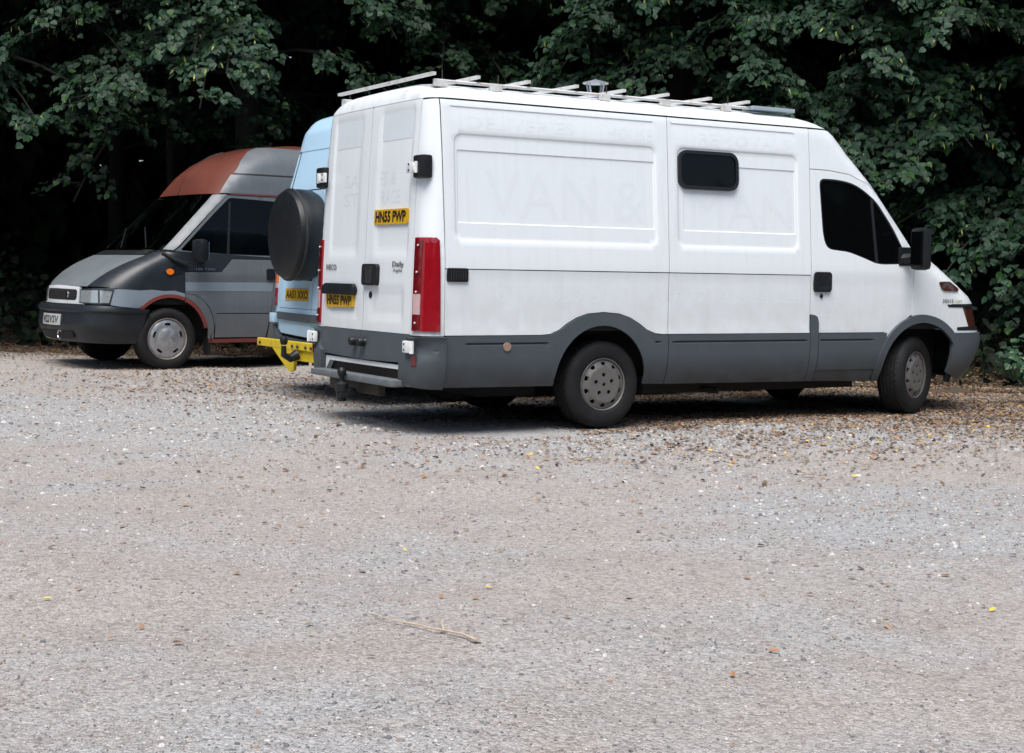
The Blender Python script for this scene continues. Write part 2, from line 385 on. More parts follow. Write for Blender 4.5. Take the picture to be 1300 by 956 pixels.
# ------------------------------------------------------------------ wheels
def wheel(parent, name, loc, rz, rad, wid, hub, style, outside):
    """axle along local y, outer face towards -y"""
    rr = rad*(.67 if style == 'star' else .60)
    w0 = MB().lathe([(.02, .045), (rr*.90, .05), (rr*.98, .07), (rr*.98, wid*.75), (.05, wid*.75)], n=28).build(name, dark, parent, True)
    w0.location = loc; w0.rotation_euler = (0, 0, rz if outside < 0 else rz+math.pi)
    # tyre: profile with circumferential grooves; outer side wall at y=0
    b = rad*.86
    prof = [(rr*.96, .03), (rr*1.0, .006), (rr*1.04, -.004), (rr*1.12, -.012), (rad*.84, -.016), (rad*.90, -.010), (rad*.955, .004), (rad*.985, .018)]
    y = .018; step = (wid-.05)/5
    for k in range(5):
        prof += [(rad, y+.006), (rad, y+step-.007), (rad*.972, y+step-.005), (rad*.972, y+step+.003)]; y += step
    prof += [(rad, wid-.03), (rad*.985, wid-.018), (rad*.93, wid), (rad*.8, wid+.008), (rr, wid-.01)]
    nt_ = len(prof)
    def blocks(i, j):                                       # cross cuts in the tread rows
        if prof[i][0] < rad*.98 or i < 8 or i > nt_-6: return 1.0
        return .986 if (j+2*((i-8)//4)) % 4 == 0 else 1.0
    mb = MB().lathe(prof, n=168, mod=blocks)
    o = mb.build('tyre', tyre_m, w0, True)
    # rim lip
    MB().lathe([(rr*.99, .012), (rr*1.02, .004), (rr*.99, -.004), (rr*.95, .002), (rr*.93, .02), (rr*.90, .05)], n=56).build('rim', rimrust if style == 'star' else hub_grey, w0, True)
    def dish(X, Z, ex):
        q = np.hypot(X, Z)/rr
        if style == 'star':
            d = np.interp(q, [0, .10, .34, .50, .55, .60, .82, .94, 1], [-.030, -.034, -.028, -.020, -.004, -.010, -.004, .016, .03])
            th = np.arctan2(Z, X); d = d+np.where(q < .5, .010*np.clip(np.sin(q/.5*math.pi), 0, 1)*np.cos(5*th), 0)
        else:
            d = np.interp(q, [0, .12, .5, .62, .70, .80, .92, 1], [-.014, -.016, -.012, -.016, -.014, .004, .010, .022])
        return np.stack([X, d-ex, Z], -1)
    outer = arc(0, 0, rr*.92, 0, 360, 63)[:-1]; holes = []
    if style == 'star':
        for k in range(5):
            a = 90+72*k; holes.append([(rr*q*math.cos(math.radians(t)), rr*q*math.sin(math.radians(t))) for q, t in [(.66, a-11), (.72, a-12.5), (.77, a-11), (.775, a), (.77, a+11), (.72, a+12.5), (.66, a+11), (.655, a)]])
        rings = [arc(0, 0, rr*.52, 0, 360, 40)[:-1], arc(0, 0, rr*.58, 0, 360, 40)[:-1]]
    else:
        for k in range(10):
            a = 90+36*k; holes.append([(rr*q*math.cos(math.radians(t)), rr*q*math.sin(math.radians(t))) for q, t in [(.72, a-5), (.80, a-7), (.86, a-6), (.86, a+6), (.80, a+7), (.72, a+5)]])
        for k in range(5):
            a = math.radians(72*k+20); holes.append([(rr*.37*math.cos(a)+rr*.085*math.cos(t), rr*.37*math.sin(a)+rr*.085*math.sin(t)) for t in np.linspace(0, 2*math.pi, 9)[:-1]])
        holes.append([(rr*.075*math.cos(t), rr*.075*math.sin(t)) for t in np.linspace(0, 2*math.pi, 11)[:-1]])
        rings = [arc(0, 0, rr*.70, 0, 360, 40)[:-1]]
    v, fc = patch_raw(dish, outer, holes, rings, rr*.13, .02)
    h = pydata('hubcap', v, fc, hub, w0, True); h.data.set_sharp_from_angle(angle=math.radians(35))
    return w0

# ------------------------------------------------------------------ the white panel van
VG = 'vans parked in front of the trees'
def white_van():
    root = empty('panel_van', (0, 0, 0), 0, label='long white high-roof panel van with grey lower cladding and a small dark side window', cat='van', group=VG)
    B = Body(w=[(.25, .89), (.32, .935), (.42, .975), (.52, .992), (.7, 1.0), (1.2, 1.0), (1.45, .985), (2.05, .945), (2.38, .92), (2.44, .89), (2.48, .84), (2.512, .76), (2.537, .62), (2.552, .42), (2.561, .18), (2.565, .03)],
             xa=[(.25, 3.95), (.35, 4.06), (.6, 4.18), (.72, 4.16), (.995, 4.07), (1.17, 3.78), (1.33, 3.50), (1.345, 3.24), (1.70, 2.93), (1.965, 2.70), (2.22, 2.42), (2.38, 2.27), (2.44, 2.18), (2.48, 2.06), (2.512, 1.94), (2.537, 1.75), (2.56, 1.4), (2.58, 1.2)],
             rf=[(.3, .45), (1.0, .45), (1.3, .35), (1.36, .14), (2.38, .14), (2.5, .3), (2.58, .02)],
             bf=[(.3, .16), (1.0, .16), (1.35, .2), (2.3, .18), (2.5, .1), (2.58, .02)],
             xr=[(.3, -1.555), (.5, -1.55), (1.2, -1.53), (2.0, -1.50), (2.38, -1.475), (2.44, -1.465), (2.48, -1.45), (2.512, -1.42), (2.537, -1.37), (2.555, -1.25), (2.58, -1.0)],
             rr=[(.3, .13), (2.4, .12), (2.5, .2), (2.58, .02)],
             br=[(.3, .03), (2.4, .03), (2.6, .02)])
    XR = float(B.XR(1.0)); rv = lambda p: (B.u_of_y(p[0], p[1], False), p[1])
    # hidden dark lining and floor
    shell(B, 'body_lining', dark, root, [.74, .86, 1.2, 1.33, 1.36, 1.7, 2.0, 2.3, 2.40], lambda z: body_ends(B, z)[0], lambda z: body_ends(B, z)[1], 70, -.035)
    MB().box((1.2, 0, .60), (5.2, 1.24, .5)).box((.4, 0, .38), (3.2, .9, .16)).box((-1.0, 0, .42), (.8, 1.5, .2)).box((1.6, 0, .52), (1.7, 1.72, .36)).box((-.95, 0, .56), (.85, 1.74, .36)).box((1.6, .05, .30), (2.2, 1.60, .13)).box((-.62, .1, .33), (.5, 1.3, .2)).build('underbody', dark, root)  # lowest boxes added to block light and darken the ground beneath
    # roof skin
    shell(B, 'roof', white_roof, root, np.concatenate([np.linspace(2.398, 2.5, 14), np.linspace(2.504, 2.564, 20)]), lambda z: body_ends(B, z)[0], lambda z: body_ends(B, z)[1], 130, .002)
    o1 = (-1.318, 1.385, .445, 2.155, .07); i1 = (-1.29, 1.515, .425, 2.035, .012)
    o2 = (.640, 1.385, 1.86, 2.165, .07); i2 = (.70, 1.515, 1.835, 2.035, .012)
    def ss(x): x = np.clip(x, 0, 1); return x*x*(3-2*x)
    def emb(o_, i_, l0, l1):
        def d(U, Z):
            k = ss(-sd_rr(U, Z, o_)/.016); q = ss(-sd_rr(U, Z, i_)/.007)
            line = np.where((U > l0) & (U < l1), np.clip((2.344-Z)/.006, 0, 1)*np.clip(1-(2.338-Z)/.10, 0, 1), 0)
            return -.008*k-.006*q-.006*line
        return d
    def rings_of(o_, i_, l0, l1):
        out = []
        for q, ds in ((o_, (0, .0053, .0107, .016)), (i_, (0, .0035, .007))):
            for d in ds: out.append(rrect(q[0]+d, q[1]+d, q[2]-d, q[3]-d, max(q[4]-d, .004), 4))
        out.append([(l0, 2.344), (l1, 2.344), (l1, 2.338), (l0, 2.338)])
        return out
    for sd_ in (-1, 1):
        nearp = sd_ < 0
        # upper panels
        for o_, i_, x0, x1, l0, l1 in ((o1, i1, -1.396, .549, -1.345, .432), (o2, i2, .556, 1.984, .60, 1.835)):
            holes = [rrect(.668, 1.862, 1.217, 2.121, .065)] if (nearp and x0 > 0) else []
            patch(B, 'side_panel', white, root, [(x0, 1.190), (x1, 1.190), (x1, 2.386), (x0, 2.386)], sd_, holes,
                  rings_of(o_, i_, l0, l1) if nearp else [],
                  .035 if nearp else .12, dfun=emb(o_, i_, l0, l1), es=.02 if nearp else None)
        # lower white panels with wheel arch
        archo = [(.50, .715), (.43, .722), (.35, .752), (.28, .800), (.20, .842), (.10, .872), (-.045, .884), (-.19, .872), (-.29, .842), (-.37, .800), (-.44, .752), (-.52, .722), (-.60, .715)]
        patch(B, 'side_panel', white, root, [(-1.396, .715)]+archo[::-1]+[(.549, .716), (.549, 1.183), (-1.396, 1.183)], sd_, dfun=lambda U, Z: -.006*ss((1.16-Z)/.02)*ss((Z-.72)/.05), sp=.05)
        patch(B, 'side_panel', white, root, [(.556, .715), (1.984, .715), (1.984, 1.183), (.556, 1.183)], sd_, dfun=lambda U, Z: -.006*ss((1.16-Z)/.02)*ss((Z-.72)/.05), sp=.05)
        # rear corner post
        zz = np.linspace(2.385, .71, 12)
        cl = [(-1.402, z) for z in (.71, 2.388)]+[(B.u_of_y(.785, z, False), z) for z in zz]
        patch(B, 'corner_post', white, root, cl, sd_, sp=.05)
        # grey cladding
        def groove(U, Z): return -.016*np.clip(1-np.abs(Z-.652)/.0105, 0, 1)*((((U > -1.24) & (U < -.56)) | ((U > .42) & (U < .47)) | ((U > .60) & (U < 1.96)) | ((U > 2.10) & (U < 2.70))))
        inn = arc(-.055, .36, .407, 183, -3, 22, .422)
        gl = lambda a, b: [[(a, .663), (b, .663), (b, .652), (a, .652)], [(a, .652), (b, .652), (b, .641), (a, .641)]]
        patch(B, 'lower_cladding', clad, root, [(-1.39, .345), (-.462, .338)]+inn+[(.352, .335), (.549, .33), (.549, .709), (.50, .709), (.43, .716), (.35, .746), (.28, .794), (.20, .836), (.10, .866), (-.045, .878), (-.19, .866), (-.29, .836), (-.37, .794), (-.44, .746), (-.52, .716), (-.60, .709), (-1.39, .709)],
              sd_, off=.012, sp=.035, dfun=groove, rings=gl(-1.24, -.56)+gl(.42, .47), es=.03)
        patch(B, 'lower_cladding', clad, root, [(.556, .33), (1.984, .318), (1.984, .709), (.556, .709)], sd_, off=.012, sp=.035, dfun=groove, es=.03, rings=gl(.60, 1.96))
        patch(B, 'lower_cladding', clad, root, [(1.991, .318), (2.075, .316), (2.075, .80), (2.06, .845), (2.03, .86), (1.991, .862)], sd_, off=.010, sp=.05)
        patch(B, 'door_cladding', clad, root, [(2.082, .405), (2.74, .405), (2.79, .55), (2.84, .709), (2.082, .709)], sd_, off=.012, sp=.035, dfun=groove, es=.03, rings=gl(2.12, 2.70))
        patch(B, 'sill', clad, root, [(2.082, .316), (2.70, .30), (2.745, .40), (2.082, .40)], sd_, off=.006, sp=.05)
        # front arch flare
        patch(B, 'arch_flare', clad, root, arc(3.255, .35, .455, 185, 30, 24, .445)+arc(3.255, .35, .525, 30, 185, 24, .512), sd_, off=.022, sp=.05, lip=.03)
        # cab: high side panel over the door
        fr = [(float(B.XA(z))-float(B.RF(z))+1.3*float(B.RF(z))*.75, z) for z in np.linspace(1.42, 2.385, 14)]
        doortop = [(1.991, 2.055), (2.2, 2.052), (2.42, 2.03), (2.60, 1.965), (2.76, 1.85), (2.93, 1.67), (3.10, 1.45)]
        patch(B, 'cab_side', white, root, [(p[0], p[1]+.006) for p in doortop]+fr+[(1.991, 2.385)], sd_, sp=.05)
        win = rounded([(2.088, 1.985), (2.30, 1.985), (2.49, 1.955), (2.69, 1.845), (2.90, 1.60), (3.055, 1.375), (3.045, 1.297), (2.73, 1.285), (2.58, 1.335), (2.40, 1.385), (2.165, 1.405), (2.12, 1.50)], [.06, .1, .1, .1, .1, .05, .03, .1, .1, .05, .06, .1])
        arch_d = arc(3.255, .35, .52, 113, 142, 8, .508)
        door = [(1.991, .866), (2.03, .862), (2.078, .80), (2.082, .715), (2.83, .715)]+arch_d[::-1][0:]+[(3.139, .87), (3.139, 1.30), (3.12, 1.40)]+doortop[::-1]
        door = [p for i, p in enumerate(door) if i == 0 or math.hypot(p[0]-door[i-1][0], p[1]-door[i-1][1]) > .004]
        d = patch(B, 'cab_door', white, root, door, sd_, [win], sp=.05, dfun=lambda U, Z: -.006*ss((1.165-Z)/.025))
        w_ = patch(B, 'door_window', glassd, d, win, sd_, off=-.012, sp=.07, lip=0)
        # seal around the glass and divider bar
        c_ = np.array(win).mean(0); inner = [tuple(c_+(np.array(p)-c_)*.965) for p in win]
        patch(B, 'window_seal', seal, d, win, sd_, [inner], off=-.004, sp=.07, lip=.01)
        patch(B, 'window_bar', seal, d, [(2.655, 1.87), (2.680, 1.86), (2.735, 1.30), (2.705, 1.295)], sd_, off=-.004, sp=.1, lip=.008)
        hd = patch(B, 'door_handle', black, d, rrect(2.015, 1.05, 2.20, 1.215, .03), sd_, off=.016, sp=.04, dfun=lambda U, Z: -.010*ss((-sd_rr(U, Z, (2.06, 1.08, 2.17, 1.19, .02)))/.02), lip=.022, rings=[rrect(2.06, 1.08, 2.17, 1.19, .02), rrect(2.075, 1.095, 2.155, 1.175, .01)])
        patch(B, 'lock', black, d, arc(2.103, 1.016, .014, 0, 360, 12, .018)[:-1], sd_, off=.004, sp=.02, lip=.01)
        # wing, nose
        zf = np.linspace(1.325, .995, 8)
        nose = [(3.146, 1.30), (3.20, 1.335), (3.36, 1.333)]+[(float(B.XA(z))-float(B.RF(z))+1.3*float(B.RF(z))*.92, z) for z in zf]
        ub = float(B.XA(.9))-.45+.585
        archw = arc(3.255, .35, .528, 42, 103, 14, .515)
        patch(B, 'front_wing', white, root, nose+[(4.17, .962), (3.60, .956), (3.715, .925), (3.79, .76), (3.69, .755), (3.70, .725), (4.2, .722), (4.2, .705), (3.63, .705)]+archw, sd_, sp=.05)
        patch(B, 'headlamp', amber_d, root, [(3.722, .925), (4.25, .932), (4.25, .752), (3.797, .758)], sd_, off=-.004, sp=.05)
        patch(B, 'headlamp_trim', black, root, [(3.55, .952), (4.2, .958), (4.2, .935), (3.71, .927), (3.57, .930)], sd_, off=.004, sp=.05)
        patch(B, 'headlamp_trim', black, root, [(3.68, .728), (4.2, .728), (4.2, .750), (3.80, .755), (3.68, .755)], sd_, off=.004, sp=.05)
        patch(B, 'side_repeater', amber_d, root, rounded([(3.43, 1.150), (3.54, 1.150), (3.66, 1.085), (3.64, 1.065), (3.49, 1.072)], .02), sd_, off=.01, sp=.05, lip=.014)
    # side window with rubber frame
    fr_ = patch(B, 'side_window', seal, root, rrect(.645, 1.84, 1.238, 2.142, .085), -1, [rrect(.672, 1.867, 1.212, 2.116, .06)], off=.016, sp=.05, lip=.03)
    patch(B, 'pane', glassd, fr_, rrect(.66, 1.855, 1.224, 2.128, .07), -1, off=.004, sp=.07, lip=.01)
    # front bumper, bonnet, windscreen, grille
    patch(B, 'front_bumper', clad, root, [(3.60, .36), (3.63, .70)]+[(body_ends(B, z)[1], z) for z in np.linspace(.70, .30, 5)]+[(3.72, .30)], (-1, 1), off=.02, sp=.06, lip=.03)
    MB().tube([(3.72, -.90, .62), (3.75, -.88, .42), (3.70, -.87, .27)], .03).build('wheel_arch_liner', black, root, True)
    cv = lambda p: (B.u_of_y(p[0], p[1], True), p[1])
    patch(B, 'bonnet', white, root, [(0, 1.0), (.62, 1.0), (.62, 1.325), (0, 1.325)], (-1, 1), sp=.08, conv=cv)
    patch(B, 'grille', black, root, [(0, .74), (.5, .74), (.5, .98), (0, .98)], (-1, 1), sp=.08, conv=cv)
    patch(B, 'windscreen', glassd, root, [(0, 1.37), (.78, 1.37), (.76, 2.2), (0, 2.2)], (-1, 1), sp=.08, conv=cv, off=.004)
    patch(B, 'cab_brow', white, root, [(0, 2.21), (.76, 2.21), (.76, 2.385), (0, 2.385)], (-1, 1), sp=.08, conv=cv)
    # mirrors
    for sd_ in (-1, 1):
        mr = MB().box((3.065, sd_*1.15, 1.425), (.10, .17, .36), bev=.04).build('mirror', black, root, True)
        MB().box((3.014, sd_*1.15, 1.425), (.012, .13, .30), bev=.004).build('mirror_glass', glassd, mr)
        MB().tube([(3.02, sd_*.985, 1.34), (3.05, sd_*1.04, 1.35), (3.07, sd_*1.10, 1.36)], [.05, .045, .04]).box((3.04, sd_*.992, 1.36), (.15, .03, .16), bev=.012).build('mirror_arm', black, mr, True)
    # rear doors
    def dd(U, Z):
        return 0*U
    for sd_ in (-1, 1):
        zz = np.linspace(.715, 2.425, 14)
        rec = [rrect(.17, 1.30, .70, 2.33, .05)]
        def dfun(U, Z, sd_=sd_):
            a = np.array([B.u_of_y(.70, z, False) for z in Z]); b = np.array([B.u_of_y(.15, z, False) for z in Z])
            q = np.minimum(np.minimum(a-U, U-b), np.minimum(Z-1.28, 2.36-Z)); dd_ = -.010*ss(q/.03)
            a2 = np.array([B.u_of_y(.66, z, False) for z in Z]); b2 = np.array([B.u_of_y(.10, z, False) for z in Z])
            q2 = np.minimum(np.minimum(a2-U, U-b2), np.minimum(Z-.80, 1.035-Z)); return dd_-.009*ss(q2/.018)
        d = patch(B, 'rear_door', white_door, root, [(.006, .716), (.779, .716)]+[(.779, z) for z in zz[1:]]+[(.006, 2.432)], sd_, conv=rv, sp=.035, dfun=dfun, es=.035)
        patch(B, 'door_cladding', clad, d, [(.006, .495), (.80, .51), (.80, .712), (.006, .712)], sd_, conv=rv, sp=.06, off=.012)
        # hinges: black block on the body, white strap on the door
        for z0 in (1.905,):
            p = B.S(sd_, np.array(B.u_of_y(.85, z0, False)), np.array(z0), 0)
            h_ = MB().box((p[0]-.012, sd_*.875, z0), (.09, .145, .165), bev=.02).build('hinge_block', black, root, True)
            MB().box((p[0]-.062, sd_*.80, z0-.005), (.02, .14, .075), bev=.006).box((p[0]-.068, sd_*.845, z0-.005), (.022, .03, .055), bev=.006).tube([(p[0]-.062, sd_*.872, z0-.045), (p[0]-.062, sd_*.872, z0+.035)], .014).build('hinge', hinge_w, h_, True)
            for q in (-.022, .02): MB().lathe([(.001, -.006), (.008, -.006), (.008, 0)], 'X', 10, (p[0]-.072, sd_*.775, z0+q)).build('bolt', rusty, h_)
        p = B.S(sd_, np.array(B.u_of_y(.84, .63, False)), np.array(.63), 0)
        h_ = MB().box((p[0]-.055, sd_*.865, .63), (.03, .135, .085), bev=.008).tube([(p[0]-.06, sd_*.93, .585), (p[0]-.06, sd_*.93, .675)], .016).build('hinge', hinge_w, root, True)
        for q in (-.022, .02): MB().lathe([(.001, -.006), (.008, -.006), (.008, 0)], 'X', 10, (p[0]-.068, sd_*.83, .63+q)).build('bolt', rusty, h_)
        # rubber door buffer
        p = B.S(sd_, np.array(B.u_of_y(.05, .63, False)), np.array(.63), .012)
        MB().lathe([(.001, -.06), (.026, -.06), (.033, -.05), (.034, -.02), (.028, -.014), (.034, 0)], 'X', 18, (p[0], sd_*.072, .628)).build('door_buffer', black, d, True)
        # tail lamps
        tl = patch(B, 'tail_lamp', red_l, root, [(-1.428, .742), (-1.428, 1.385), (-1.445, 1.405)]+[(B.u_of_y(.825, z, False), z) for z in np.linspace(1.405, .742, 9)], sd_, off=.014, sp=.04, lip=.03)
        lens = lambda y0, y1, z0, z1, m, nm, of=.018: patch(B, nm, m, tl, [(y0, z0), (y1, z0), (y1, z1), (y0, z1)], sd_, conv=rv, off=of, sp=.05, lip=.006)
        lens(.838, .915, .86, 1.005, clear_l, 'reversing_lens')
        lens(.838, .915, .755, .855, redd_l, 'fog_lens')
        lens(.836, .915, 1.01, 1.385, redd_l, 'brake_lens', .0165)
        for z0 in (.80, 1.02, 1.16, 1.35):
            q = B.S(sd_, np.array(B.u_of_y(.875, z0, False)), np.array(z0), .022); MB().lathe([(.001, -.003), (.007, -.003), (.007, .004)], 'X', 10, tuple(q)).build('screw', hinge_w, tl)
        # rear bumper corner
        bc = [(B.u_of_y(.70, z, False), z) for z in np.linspace(.36, .53, 4)]+[(B.u_of_y(.76, .56, False), .56), (B.u_of_y(.80, .70, False), .70), (-1.397, .705), (-1.397, .345)]
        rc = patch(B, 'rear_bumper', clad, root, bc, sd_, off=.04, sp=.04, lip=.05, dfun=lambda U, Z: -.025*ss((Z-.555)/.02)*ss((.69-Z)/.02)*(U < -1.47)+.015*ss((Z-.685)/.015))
        patch(B, 'reflector', redd_l, rc, [(.875, .50), (.915, .50), (.915, .57), (.875, .57)], sd_, conv=rv, off=.046, sp=.05, lip=.01)
    # faded patches where windows have been blanked
    patch(B, 'faded_patch', ghost2, root, rrect(.075, 2.125, .665, 2.345, .02), -1, conv=rv, off=.0015-.010, sp=.05, lip=.001)
    patch(B, 'faded_patch', ghost2, root, rrect(.16, 2.115, .66, 2.345, .02), 1, conv=rv, off=.0015-.010, sp=.05, lip=.001)
    # valance, step, tow ball
    zc = lambda p: (B.u_of_y(p[0], p[1], False), p[1])
    patch(B, 'rear_valance', white_door, root, [(0, .488), (.80, .488), (.80, .34), (.74, .34), (.62, .455), (0, .455)], (-1, 1), conv=zc, sp=.06, off=-.005, lip=.04)
    patch(B, 'rear_crossmember', rusty, root, [(0, .33), (.80, .33), (.80, .46), (0, .46)], (-1, 1), conv=zc, sp=.1, off=-.06)
    MB().box((-1.635, -.03, .362), (.13, 1.46, .05), bev=.012).build('rear_step', step_m, root, True)
    MB().box((-1.57, .10, .285), (.06, .9, .09), bev=.01).box((-1.60, .30, .27), (.10, .04, .10)).build('tow_bracket', rusty, root, True)
    MB().lathe([(.001, .435), (.02, .432), (.034, .412), (.036, .395), (.030, .375), (.022, .365), (.022, .33), (.05, .31), (.05, .255), (.035, .25), (.035, .18)], 'Z', 16, (-1.74, .0, 0)).box((-1.70, 0, .24), (.14, .09, .08), bev=.02).build('tow_ball', black, root, True)
    # number plates, handles, badges
    hn = 'HN55 PWP'
    p1 = patch(B, 'number_plate', yellow_pl, root, rrect(.14, 1.508, .685, 1.618, .01), -1, conv=rv, off=.006, sp=.08, lip=.016)
    text_on(B, 'lettering', hn, letter, p1, -1, (.165, 1.522), (.66, 1.605), .0075, rv, .04)
    p2 = patch(B, 'number_plate', yellow_pl, root, [(.18, .885), (.70, .872), (.70, .985), (.18, .985)], 1, conv=rv, off=.012, sp=.08, lip=.02)
    text_on(B, 'lettering', hn, letter, p2, 1, (.675, .893), (.205, .968), .0135, rv, .04)
    patch(B, 'plate_lamp', black, root, rrect(.14, .975, .735, 1.062, .035), 1, conv=rv, off=.045, sp=.05, lip=.05, dfun=lambda U, Z: -.02*ss((Z-1.03)/.03))
    hd = patch(B, 'rear_handle', black, root, rrect(.012, 1.055, .265, 1.215, .03), -1, conv=rv, off=.032, sp=.03, lip=.04)
    patch(B, 'handle_recess', dark, hd, rrect(.105, 1.085, .165, 1.19, .01), -1, conv=rv, off=.034, sp=.05, lip=0)
    patch(B, 'handle_frame', rubber, hd, rrect(.085, 1.07, .20, 1.20, .01), -1, [rrect(.105, 1.085, .165, 1.19, .01)], conv=rv, off=.037, sp=.05, lip=.005)
    patch(B, 'lock', black, root, [(.115+.018*math.cos(a), .985+.025*math.sin(a)) for a in np.linspace(0, 6.28, 13)[:-1]], -1, conv=rv, off=.004, sp=.02, lip=.012)
    text_on(B, 'badge', 'IVECO', badge_m, root, 1, (.74, 1.165), (.53, 1.21), .006, rv, .02)
    text_on(B, 'badge', 'Daily', badge_m, root, -1, (.48, 1.185), (.66, 1.235), .006, rv, .02)
    text_on(B, 'badge', 'Agile', badge_m, root, -1, (.49, 1.155), (.64, 1.180), .006, rv, .02)
    text_on(B, 'badge', '35S13', badge_m, root, -1, (3.49, .968), (3.62, .998), .006, None, .02)
    text_on(B, 'badge', 'HPI', mat('badge_gold', (.45, .42, .22), .4), root, -1, (3.635, .970), (3.70, .992), .006, None, .02)
    # ghost lettering left by peeled vinyl
    e1, e2 = emb(o1, i1, -1.345, .432), emb(o2, i2, .60, 1.835)
    low = lambda U, Z: -.006*ss((1.16-Z)/.02)*ss((Z-.72)/.05)+.0005
    up = lambda U, Z: np.where(U < .55, e1(U, Z), e2(U, Z))+.0005
    def g(s_, a, b, of=up):
        text_on(B, 'ghost_lettering', s_, ghost, root, -1, a, b, of, None, 0)
    g('VAN', (-1.06, 1.56), (-.10, 1.90)); g('&', (.06, 1.56), (.34, 1.88)); g('MAN', (.78, 1.55), (1.80, 1.83))
    g('DELIVERIES', (-1.20, 2.19), (-.30, 2.28)); g('HOUSE', (.0, 2.185), (.41, 2.275)); g('REMOVALS', (.86, 2.19), (1.78, 2.285))
    g('0117 957 3191', (-.98, .955), (.20, 1.055), low); g('07712 884124', (.60, .955), (1.90, 1.055), low)
    gr = lambda s_, a, b, sd_=-1: text_on(B, 'ghost_lettering', s_, mat('ghost_lettering_door', (.615, .665, .69), .4), root, sd_, a, b, -.0092, rv, 0)
    gr('MAN', (.11, 2.15), (.64, 2.325)); gr('LES &', (.10, 1.80), (.45, 1.90)); gr('ORAGE', (.05+.05, 1.66), (.53, 1.76))
    gr('SA', (.47, 1.80), (.19, 1.90), 1); gr('ST', (.47, 1.66), (.19, 1.76), 1)
    # flush fuel cap, vent
    vt = patch(B, 'air_vent', black, root, rrect(-1.385, 1.095, -1.215, 1.193, .015), -1, off=.008, sp=.04, lip=.02)
    for k in range(7):
        x0 = -1.362+k*.0195; MB().box((x0+.005, -1.010, 1.144), (.007, .012, .066)).build('slat', rubber, vt)
    patch(B, 'fuel_cap', mat('tan_cap', (.30, .20, .14), .6, var=.2), root, arc(-.89, .632, .032, 0, 360, 16)[:-1], -1, off=.02, sp=.03, lip=.02)
    # wheels
    wheel(root, 'wheel', (0, -.935, .332), 0, .332, .21, hub_grey, 'slots', -1)
    wheel(root, 'wheel', (3.27, -.925, .338), math.radians(20), .338, .21, hub_grey, 'slots', -1)
    wheel(root, 'wheel', (0, .935, .332), 0, .332, .21, hub_grey, 'slots', 1)
    wheel(root, 'wheel', (3.27, .925, .338), math.radians(20), .338, .21, hub_grey, 'slots', 1)
    MB().tube([(0, -.8, .34), (0, .8, .34)], .05).tube([(0, 0, .2), (0, 0, .45)], .14).build('axle', dark, root)
    MB().tube([(.7, -.40, .28), (1.05, -.70, .255), (1.16, -.86, .25)], .026, 10).build('exhaust', dark, root, True)
    # roof rack
    for s_ in (-1, 1): MB().tube([(-1.40, s_*.80, 2.528), (1.45, s_*.80, 2.528)], .012, 6).build('rack_rail', rack_m, root)
    rack = root
    for x in (-1.42, -1.06, -.635, -.214, .217, .626, 1.043, 1.43):
        MB().box((x, 0, 2.574), (.030, 1.66, .022)).build('rack_bar', rack_m, rack)
    for x in (-1.36, -.9, .05, .62, 1.22):
        for s_ in (-1, 1):
            MB().box((x, s_*.80, 2.515), (.10, .026, .05), bev=.006).box((x, s_*.785, 2.495), (.09, .07, .02)).build('rack_foot', rack_m, rack)
            MB().tube([(x+.02, s_*.80, 2.53), (x+.02, s_*.80, 2.605)], .004, 5).build('rack_bolt', rusty, rack)
    MB().box((1.68, -.78, 2.53), (.44, .14, .03), bev=.004).build('roof_board', board_m, root)
    MB().box((1.68, .5, 2.56), (.44, .16, .03), bev=.004).build('roof_board', board_m, root)
    # flue
    fx, fy = .30, -.30
    fl = MB().lathe([(.055, 2.55), (.055, 2.605), (.075, 2.605), (.075, 2.62), (.001, 2.62)], 'Z', 18, (fx, fy, -.02)).build('flue', galv, root, True)
    MB().lathe([(.001, 2.765), (.045, 2.752), (.105, 2.738), (.105, 2.730), (.001, 2.735)], 'Z', 20, (fx, fy, -.045)).build('cowl', galv, fl, True)
    for k in range(4):
        a = math.pi/2*k+.4; MB().tube([(fx+.058*math.cos(a), fy+.058*math.sin(a), 2.575), (fx+.085*math.cos(a), fy+.085*math.sin(a), 2.69)], .008, 6).build('flue_stay', galv, fl)
    return root
white_van()

